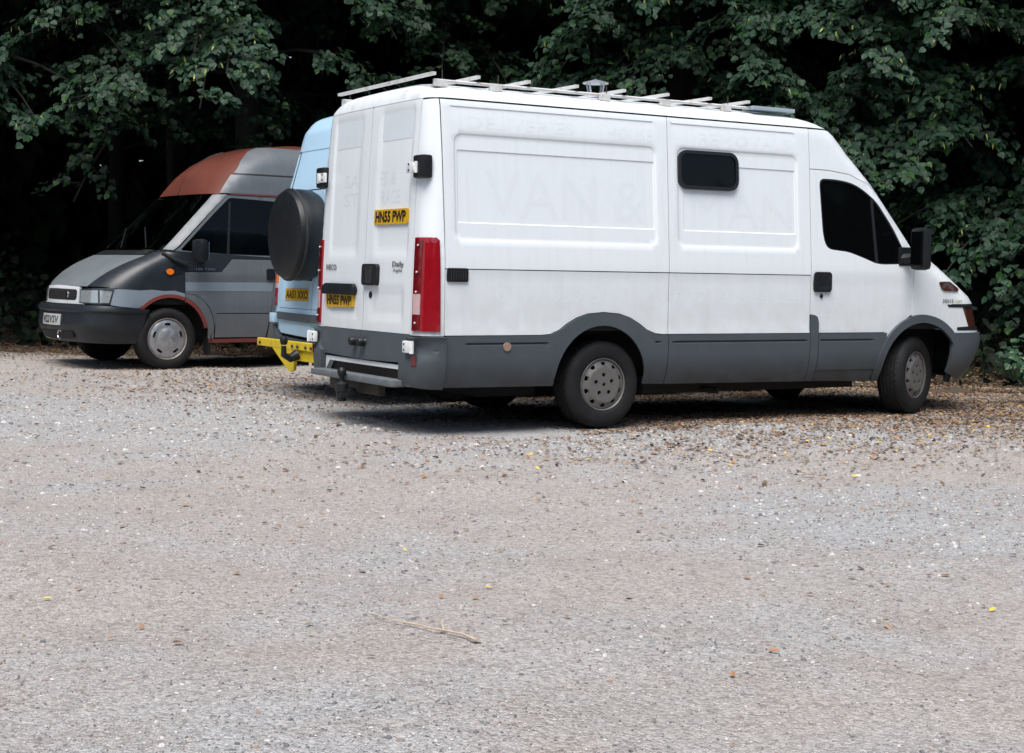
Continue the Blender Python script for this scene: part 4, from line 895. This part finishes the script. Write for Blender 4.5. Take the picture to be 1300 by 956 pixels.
def rotz(a): return np.stack([np.stack([np.cos(a), -np.sin(a), 0*a], -1), np.stack([np.sin(a), np.cos(a), 0*a], -1), np.stack([0*a, 0*a, 1+0*a], -1)], -2)
def stones():
    n = 80000
    X, Y, d = scatter_visible(n, 2.9, 17, 1.75)
    k = Y < edge_y(X)+.3; X, Y, d = X[k], Y[k], d[k]; n = len(X)
    # patchy: more stones in some streaks
    den = gravelly(X, Y); k = RNG.random(n) < .22+.78*den; X, Y, d = X[k], Y[k], d[k]; n = len(X)
    sz = (.0028+.0042*RNG.random(n)**2.2+.010*RNG.random(n)**22)*np.clip(d/5.5, .72, 1.9)
    V = ST_V[None]*(1+RNG.normal(0, .16, (n, len(ST_V), 3)))*sz[:, None, None]*np.stack([1+0*sz, .6+.5*RNG.random(n), .45+.35*RNG.random(n)], -1)[:, None]
    V = np.einsum('nij,nkj->nki', rotz(RNG.random(n)*6.28), V)+np.stack([X, Y, hgt(X, Y)-.004], -1)[:, None]
    F = ST_F[None]+(np.arange(n)*len(ST_V))[:, None, None]
    mi = np.repeat(RNG.choice(4, n, p=[.48, .20, .18, .14]), len(ST_F))
    o = fast_mesh('gravel_stones', V.reshape(-1, 3), F.reshape(-1, 3), STONE_M, mi); tag(o, 'loose grey gravel stones spread over the car park', 'gravel', kind='stuff')
stones()
LITTER_M = [mat('leaf_tan', (.27, .195, .13), .7, var=.3, vscale=25), mat('leaf_brown', (.15, .088, .055), .75, var=.35, vscale=25), mat('leaf_orange', (.34, .155, .05), .65, var=.3, vscale=25), mat('leaf_yellow', (.58, .42, .06), .6, var=.25, vscale=25), mat('leaf_dark', (.075, .05, .032), .8, var=.3, vscale=25)]
LF_V = np.array([(0, -1, 0), (-.55, -.35, .06), (-.5, .35, .08), (0, 1, .02), (.5, .35, .10), (.55, -.35, .05), (0, 0, -.04)], float)
LF_F = np.array([(0, 6, 1), (1, 6, 2), (2, 6, 3), (3, 6, 4), (4, 6, 5), (5, 6, 0)])
def leaf_geo(n, sz, curl=.5):
    V = LF_V[None]*sz[:, None, None]; V = V*np.stack([.7+.6*RNG.random(n), 1+0*sz, curl*3*RNG.normal(0, 1, n)], -1)[:, None]
    a = RNG.normal(0, .22, (n, 2)); V[..., 2] += V[..., 0]*a[:, :1]+V[..., 1]*a[:, 1:]
    return np.einsum('nij,nkj->nki', rotz(RNG.random(n)*6.28), V)
def litter():
    n = 330000
    X, Y, d = scatter_visible(n, 5, 24, .8)
    e = edge_y(X)-Y                                        # distance in front of the wood
    p = np.where(e < 0, 1.0, .55*np.exp(-np.maximum(e, 0)/.85))
    # drift of leaves blown under and round the white van's nose, and a thin scatter in front
    p = np.maximum(p, .85*np.exp(-((X-4.5)/3.0)**2-((Y+1.1)/1.7)**2)); p = np.maximum(p, .30*np.exp(-((X-.9)/2.6)**2-((Y+2.0)/1.3)**2)); p = np.maximum(p, .10*np.exp(-((X+.6)/1.4)**2-((Y-3.6)/2.5)**2)); p = np.maximum(p, .004)
    p = np.maximum(p, .9*((X > -.3) & (X < 5) & (np.abs(Y) < 1.2))); p = np.maximum(p, .9*((X > .5) & (X < 5.5) & (Y > .8) & (Y < 3.8)))
    cl = .5+.5*np.sin(2.3*X+3.1*Y)*np.sin(3.7*X-1.9*Y+1); p = p*(.45+.85*cl)
    k = RNG.random(n) < p; X, Y = X[k], Y[k]
    for cx, cy, sx, sy, m in ((4.9, -.9, 2.4, 1.35, 20000), (2.6, 1.9, 1.7, 1.2, 12000), (-1.0, 4.6, 1.0, 1.6, 5000), (7.5, -2.6, 2.0, 1.4, 12000)):
        X = np.concatenate([X, RNG.normal(cx, sx, m)]); Y = np.concatenate([Y, RNG.normal(cy, sy, m)])
    n = len(X)
    sz = .008+.016*RNG.random(n)**1.8
    fl = np.interp(edge_y(X)-Y, [-8, -1.8, 0], [.55, .06, .016])
    V = leaf_geo(n, sz, .35)+np.stack([X, Y, hgt(X, Y)+np.where(edge_y(X)-Y < 0, fl, .004)], -1)[:, None]
    F = LF_F[None]+(np.arange(n)*7)[:, None, None]; mi = np.repeat(RNG.choice(5, n, p=[.38, .38, .055, .018, .167]), 6)
    o = fast_mesh('leaf_litter', V.reshape(-1, 3), F.reshape(-1, 3), LITTER_M, mi); tag(o, 'brown fallen leaves drifted along the edge of the wood', 'leaf litter', kind='stuff')
litter()
# single leaves and stones that stand out on the open gravel
PX = [(437, 773), (392, 797), (620, 745), (566, 682), (605, 822), (805, 620), (600, 596), (690, 630), (750, 672), (890, 632), (980, 705), (1075, 700), (1125, 740), (1187, 710), (1260, 770), (1028, 755), (1060, 805), (982, 830), (930, 860), (880, 727), (1240, 655), (1175, 625), (1008, 623), (1040, 665), (908, 650), (470, 840), (395, 810), (225, 818), (330, 780), (180, 795), (140, 810), (100, 750), (60, 760), (370, 753), (350, 672), (560, 760), (640, 800), (720, 790)]
def to_ground(px, py):
    d = f+r*((px-650)/1900)-u*((py-433)/1900); t = -cam.location.z/d.z if False else -M.translation.z/d.z
    return M.translation+d*t
LL = {0: 'small tan dried leaf lying on the open gravel', 2: 'small orange fallen leaf lying on the open gravel', 3: 'small yellow fallen leaf lying on the open gravel', 1: 'small curled brown leaf lying on the open gravel'}
lmesh = {}
for k in (0, 1, 2, 3):
    me = bpy.data.meshes.new('fallen_leaf'); me.from_pydata([tuple(v*np.array([.8, 1, 2.0])) for v in LF_V], [], [tuple(q) for q in LF_F]); me.materials.append(LITTER_M[k]); lmesh[k] = me
for i, (px, py) in enumerate(PX):
    p = to_ground(px, py); k = (2, 0, 3, 1, 0, 2)[i % 6]
    o = bpy.data.objects.new('fallen_leaf', lmesh[k]); COL.objects.link(o); s_ = .012+.009*((i*37) % 10)/10
    o.scale = (s_, s_, s_); o.location = (p.x, p.y, float(hgt(p.x, p.y))+.004); o.rotation_euler = ((i % 5-2)*.12, (i % 3-1)*.2, i*1.7)
    tag(o, LL[k], 'leaf', 'fallen leaves on the gravel')
def twig():
    a = to_ground(458, 787); b = to_ground(605, 822); pts = []
    for k in range(9):
        t = k/8; q = a.lerp(b, t); pts.append((q.x+.012*math.sin(k*2.1), q.y+.02*math.sin(k*1.3), float(hgt(q.x, q.y))+.008))
    o = MB().tube(pts, [.002]*3+[.003]*4+[.0038, .0045], 6)
    q = Vector(pts[6]); o.tube([q, q+Vector((.03, .07, .012)), q+Vector((.04, .11, .006))], [.0035, .003, .002], 5)
    o = o.build('twig', mat('dry_twig', (.46, .37, .27), .8, var=.3, vscale=30), None, True); tag(o, 'long thin pale twig lying on the gravel in the foreground', 'twig')
twig()
# short pale stake between the two left vans and the white van's step
p = to_ground(394, 471)
tag(MB().box((p.x, p.y, .055), (.028, .028, .12), bev=.004).build('stake', mat('pale_wood', (.55, .47, .40), .7, var=.2), None), 'short pale wooden stake standing in the gravel under the yellow tow bar', 'stake')

# ------------------------------------------------------------------ trees
def leafmat(name, col, rough=.42, var=.35):
    m = mat(name, col, rough, var=var, vscale=2.5, spec=.16)
    return m
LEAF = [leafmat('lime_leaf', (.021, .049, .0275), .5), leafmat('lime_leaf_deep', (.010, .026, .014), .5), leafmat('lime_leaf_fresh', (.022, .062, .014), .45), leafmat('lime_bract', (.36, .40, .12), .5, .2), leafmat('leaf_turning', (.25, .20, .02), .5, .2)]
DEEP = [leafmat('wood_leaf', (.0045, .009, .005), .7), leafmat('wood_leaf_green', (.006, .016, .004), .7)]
LEAF_V = np.array([(0, 0, 0), (-.42, .10, .02), (-.50, .45, -.03), (-.26, .80, -.05), (0, 1.08, -.12), (.26, .80, -.05), (.50, .45, -.03), (.42, .10, .02), (0, .5, -.07)], float)
LEAF_F = np.array([(0, 8, 1), (1, 8, 2), (2, 8, 3), (3, 8, 4), (4, 8, 5), (5, 8, 6), (6, 8, 7), (7, 8, 0)])
def unit(a): return a/np.maximum(np.linalg.norm(a, axis=-1, keepdims=True), 1e-9)
class Leaves:
    def __init__(s): s.p = []; s.d = []; s.n = []; s.sz = []; s.m = []
    def add(s, p, d, n, sz, m): s.p.append(p); s.d.append(d); s.n.append(n); s.sz.append(sz); s.m.append(m)
    def build(s, name, mats, parent):
        p, d, n, sz, m = [np.concatenate(a) for a in (s.p, s.d, s.n, s.sz, s.m)]
        d = unit(d); x = unit(np.cross(d, n)); nn = np.cross(x, d)
        sx = np.where(m == 3, .28, 1.0)
        L_ = LEAF_V[None]*sz[:, None, None]; L_ = L_*np.stack([sx, 1+0*sx, .6+RNG.random(len(sz))*1.6], -1)[:, None]
        V = p[:, None]+L_[..., :1]*x[:, None]+L_[..., 1:2]*d[:, None]+L_[..., 2:]*nn[:, None]
        k = len(p); F = LEAF_F[None]+(np.arange(k)*9)[:, None, None]
        o = fast_mesh(name, V.reshape(-1, 3), F.reshape(-1, 3), mats, np.repeat(m, 8), parent); o['kind'] = 'stuff'
        return o, k
def bez(a, b, c, t): return a*(1-t)[:, None]**2+b*(2*t*(1-t))[:, None]+c*(t*t)[:, None]
def bough(LV, twigs, a, az, length, rise, droop, nsp, size=.1, mset=(0, 1, 2), fresh=.05, bract=.05):
    """a limb that leaves the trunk at a, arches out and hangs, with leafy sprays to both sides"""
    out = np.array([math.cos(az), math.sin(az), 0.]); b = a+out*length*.55+np.array([0, 0, rise]); c = a+out*length+np.array([0, 0, rise-droop])
    t = np.linspace(0, 1, 8); P = bez(a, b, c, t); twigs.append((P, .035))
    ts = .35+.65*RNG.random(nsp)**.8
    for ti in ts:
        q = bez(a, b, c, np.array([ti]))[0]; s_ = 1 if RNG.random() < .5 else -1
        side = np.array([-out[1], out[0], 0])*s_; L_ = .35+.5*RNG.random()*(1.15-ti*.5)
        tipd = unit((side*RNG.uniform(.3, 1.1)+out*RNG.uniform(.3, 1)+np.array([0, 0, RNG.uniform(-.55, .12)]))[None])[0]
        e = q+tipd*L_+np.array([0, 0, -.18*L_]); twigs.append((np.stack([q, (q+e)/2+np.array([0, 0, .05]), e]), .008))
        n = int(24+22*RNG.random()); tt = RNG.random(n)**.7
        p = q+(e-q)*tt[:, None]+np.array([0, 0, 1.])*(.10*np.sin(tt*3.14))[:, None]+RNG.normal(0, .03, (n, 3))
        lat = unit(np.cross(tipd, [0, 0, 1.])[None])[0]; sg = np.where(RNG.random(n) < .5, -1, 1)
        p[:, 2] -= np.abs(RNG.normal(0, .02, n)); d = lat[None]*sg[:, None]*.55+tipd[None]*.5+np.array([0, 0, -.55])+RNG.normal(0, .22, (n, 3))
        nn = out[None]*.6+np.array([0, 0, .8])+RNG.normal(0, .2, (n, 3)); p += lat[None]*(sg*RNG.random(n)*.13)[:, None]
        sz = size*(.65+.6*RNG.random(n)); m = RNG.choice([mset[0], mset[1], mset[2]], n, p=[.62, .33-fresh*.5, .05+fresh*.5])
        LV.add(p, d, nn, sz, m)
        if RNG.random() < bract*8:
            k = RNG.integers(1, 5); j = RNG.integers(0, n, k)
            LV.add(p[j]+np.array([0, 0, -.02])+out*.03, np.array([0, 0, -1.])+RNG.normal(0, .3, (k, 3)), out[None]+RNG.normal(0, .3, (k, 3)), size*(.65+.35*RNG.random(k)), np.full(k, 3))
def tree(name, loc, hgt_, rad, label, boughs, crown_z=(5.0, 12.0), crown_r=3.2, ncr=2600, mset=(0, 1, 2), size=.085, fresh=.05, bract=.05, face=None):
    root = empty(name, loc, 0, label=label, cat='tree', group='trees at the edge of the car park')
    lean = RNG.normal(0, .25, 2); pts = [(lean[0]*(k/8)**1.5, lean[1]*(k/8)**1.5, -.3+(hgt_+.3)*k/8) for k in range(9)]
    rads = [rad*1.35, rad*1.05, rad*.95, rad*.88, rad*.8, rad*.68, rad*.5, rad*.35, rad*.15]
    MB().tube(pts, rads, 14).build('trunk', bark, root, True)
    LV = Leaves(); tw = []; P = np.array(pts)
    for (z, az, ln, rise, droop, nsp) in boughs:
        x = np.interp(z, P[:, 2], P[:, 0]); y = np.interp(z, P[:, 2], P[:, 1])
        bough(LV, tw, np.array([x, y, z]), az, ln, rise, droop, nsp, size, mset, fresh, bract)
    # upper crown: bigger clumps of leaves, mostly above the frame, that shade the wood
    n = ncr; th = RNG.random(n)*6.28; ph = np.arccos(RNG.uniform(-1, 1, n)); rr = RNG.random(n)**.45
    c = np.stack([np.cos(th)*np.sin(ph)*crown_r, np.sin(th)*np.sin(ph)*crown_r, np.cos(ph)*(crown_z[1]-crown_z[0])/2], -1)*rr[:, None]+np.array([pts[5][0], pts[5][1], sum(crown_z)/2])
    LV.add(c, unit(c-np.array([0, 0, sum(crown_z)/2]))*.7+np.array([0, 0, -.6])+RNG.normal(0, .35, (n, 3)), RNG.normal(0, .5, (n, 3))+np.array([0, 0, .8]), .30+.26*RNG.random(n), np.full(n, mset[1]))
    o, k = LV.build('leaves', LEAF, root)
    mb = MB()
    for Pq, w in tw: mb.tube([tuple(q) for q in Pq], [w*(1-.75*i/(len(Pq)-1)) for i in range(len(Pq))], 5, False)
    mb.build('branches', bark, root, True)
    return root
def rb(n, z, az0, spread, ln, nsp, rise=(.1, .7), droop=(.6, 1.8)):
    return [(RNG.uniform(*z), az0+RNG.normal(0, spread), RNG.uniform(*ln), RNG.uniform(*rise), RNG.uniform(*droop), int(RNG.uniform(*nsp))) for _ in range(n)]
RNG = np.random.default_rng(21)
TO = math.radians(245)      # towards the open car park
TREES = [
 ('lime_tree', (1.35, 10.3, 0), 13, .19, 'thick dark trunk rising just behind the red van roof, leaves hanging left and right', rb(16, (3.4, 6.2), TO, .9, (2.2, 3.8), (9, 15), droop=(1.0, 2.4))),
 ('lime_tree', (-2.9, 12.2, 0), 13, .17, 'lime tree whose leafy boughs hang at the top left corner', rb(24, (3.9, 6.5), TO+.2, .8, (2.4, 4.2), (9, 15), droop=(1.0, 2.2))),
 ('lime_tree', (.75, 12.0, 0), 12, .08, 'slender dark trunk left of the thick trunk, above the grey van', rb(12, (3.2, 5.8), TO, .9, (2, 3.6), (8, 13), droop=(.8, 2.0))),
 ('lime_tree', (2.3, 12.4, 0), 13, .15, 'shaded tree between the red van roof and the white van roof rack', rb(14, (2.6, 6.4), TO, 1.0, (1.8, 3.2), (8, 12))),
 ('lime_tree', (4.6, 10.4, 0), 13, .18, 'broad dark tree behind the middle of the white van roof', rb(20, (2.6, 6.6), TO, .9, (2.0, 3.6), (9, 14), droop=(.8, 1.8))),
 ('lime_tree', (6.6, 7.2, 0), 13, .2, 'leafy tree behind the roof flue and front half of the white van', rb(32, (2.3, 6.6), TO, .9, (2.0, 3.8), (10, 16), droop=(.7, 1.6))),
 ('lime_tree', (7.9, 4.6, 0), 12, .17, 'tree with tiered leaf sprays behind the white van cab', rb(36, (1.7, 6.4), TO, .9, (1.8, 3.4), (10, 16), droop=(.6, 1.5))),
 ('lime_tree', (9.6, 2.6, 0), 12, .17, 'tree with pale seed bracts at the right edge of the wood', rb(36, (1.5, 6.2), TO, .9, (1.8, 3.4), (10, 16), droop=(.6, 1.5))),
 ('lime_tree', (11.8, .6, 0), 12, .17, 'rightmost tree, its branches cut by the right edge of the picture', rb(26, (1.5, 6.0), TO, .9, (1.8, 3.2), (10, 15), droop=(.6, 1.5))),
]
for i, (nm, loc, hh, rd, lab, bo) in enumerate(TREES):
    tree(nm, loc, hh, rd, lab, bo, fresh=.25 if i in (3, 4) else .05, mset=(1, 1, 2) if i in (2, 3, 4) else (0, 1, 2), bract=.10 if i in (0, 1, 5, 6, 7, 8) else .02)  # backlit middle trees take darker leaf tones, their shade put into the colour
# second row: trunks with plain dark crowns
for i, (x, y, rd, lab) in enumerate([(-6.5, 15.0, .16, 'dark trunk deep in shade at the far left'), (-3.6, 16.0, .13, 'thin trunk in deep shade behind the top left boughs'), (.9, 15.6, .14, 'dark trunk in the second row right of the thick trunk'), (4.2, 15.0, .2, 'dark trunk in the second row behind the white van roof'), (8.6, 11.5, .18, 'second row trunk behind the van roof board'), (11.5, 8.0, .18, 'second row trunk behind the white van cab'), (14.0, 4.5, .18, 'second row trunk at the far right')]):
    tree('woodland_tree', (x, y, .5), 13, rd, lab, rb(8, (2.5, 6), TO, 1.2, (1.5, 3.0), (6, 10)), crown_r=3.6, ncr=3000, mset=(1, 1, 2), bract=0)

# far wood: closed mass of understory and crowns
def far_wood():
    n = 76000; t = RNG.random(n)
    A = np.array([(-26, 19.0), (-8, 19.0), (2, 18.0), (9, 14.5), (14, 9.5), (19, 3.0), (30, -8)], float)
    s_ = np.concatenate([[0], np.cumsum(np.linalg.norm(np.diff(A, axis=0), axis=1))]); q = t*s_[-1]
    X = np.interp(q, s_, A[:, 0]); Y = np.interp(q, s_, A[:, 1]); dep = RNG.random(n)*5
    X = X+dep*.45+RNG.normal(0, .3, n); Y = Y+dep*.9+RNG.normal(0, .3, n); Z = .3+13*RNG.random(n)**1.3
    LV = Leaves(); sz = .28+.34*RNG.random(n)
    LV.add(np.stack([X, Y, Z], -1), RNG.normal(0, .6, (n, 3))+np.array([0, 0, -.5]), np.array([-.5, -.8, .3])+RNG.normal(0, .5, (n, 3)), sz, (RNG.random(n) < .22).astype(int))
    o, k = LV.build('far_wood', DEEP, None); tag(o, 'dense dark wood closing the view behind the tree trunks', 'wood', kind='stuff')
far_wood()
def unseen_wood():  # trees out of view, added to darken reflections and low sky light
    n = 9000; a = RNG.uniform(math.radians(175), math.radians(335), n); rr = 27+RNG.random(n)*6
    LV = Leaves(); z = 9.5*RNG.random(n)**.8*(.8+.2*np.sin(a*9))
    LV.add(np.stack([rr*np.cos(a), rr*np.sin(a)-2, z], -1), RNG.normal(0, .6, (n, 3))+np.array([0, 0, -.4]), RNG.normal(0, .6, (n, 3))+np.array([0, .6, .5]), .8+.5*RNG.random(n), np.zeros(n, int))
    o, k = LV.build('unseen_wood', [LEAF[0], LEAF[1]], None); tag(o, 'unseen tree line added behind the camera to darken reflections', 'wood', kind='stuff')
unseen_wood()
# undergrowth in the shade behind the vans
def undergrowth():
    LV = Leaves(); n = 9000; x = RNG.uniform(-9, 14, n); y = edge_y(x)+.9+RNG.random(n)**1.2*4.5
    hump = .5+.5*np.sin(1.9*x+.7*y)*np.sin(1.3*y-.4*x)
    z = RNG.random(n)*(.25+1.5*hump)+np.minimum(np.maximum(y-edge_y(x)-1.5, 0)*.1, .5)
    LV.add(np.stack([x, y, z], -1), RNG.normal(0, .6, (n, 3))+np.array([-.2, -.4, -.4]), np.array([-.3, -.6, .7])+RNG.normal(0, .4, (n, 3)), .07+.07*RNG.random(n), (RNG.random(n) < .25).astype(int))
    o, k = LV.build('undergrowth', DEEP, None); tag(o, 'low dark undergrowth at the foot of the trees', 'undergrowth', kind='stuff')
undergrowth()
# bright young plant at the right edge
def bush(loc, lab, n=70, spread=.42, size=.075):
    root = empty('bramble_bush', loc, 0, label=lab, cat='bush')
    LV = Leaves(); mb = MB()
    for k in range(11):
        az = RNG.random()*6.28; ln = spread*(.4+.8*RNG.random()); h_ = .22+.38*RNG.random()
        pts = [(0, 0, -.02), (math.cos(az)*ln*.4, math.sin(az)*ln*.4, h_*.75), (math.cos(az)*ln, math.sin(az)*ln, h_)]
        mb.tube(pts, [.006, .005, .003], 5, False); m = n//11*2
        t = RNG.random(m)**.6; P = np.array(pts); q = np.stack([np.interp(t, [0, .5, 1], P[:, j]) for j in range(3)], -1)+RNG.normal(0, .045, (m, 3))
        q[:, 2] = np.maximum(q[:, 2], .03)
        LV.add(q, RNG.normal(0, .6, (m, 3))+np.array([math.cos(az), math.sin(az), -.3]), np.array([-.3, -.6, .9])+RNG.normal(0, .3, (m, 3)), size*(.6+.7*RNG.random(m)), RNG.choice([0, 2], m, p=[.35, .65]))
    mb.build('stem', mat('green_stem', (.06, .08, .03), .7), root, True)
    LV.build('leaves', [LEAF[0], LEAF[1], mat('bramble_leaf', (.026, .080, .026), .45, var=.3, vscale=6)], root)
bush((5.12, -.72, 0), 'bright green bramble bush on the leaf litter at the right edge', 150, .42, .06)
bush((5.8, -.45, 0), 'small green bramble half hidden behind the bright bush at the right edge', 60, .5, .08)
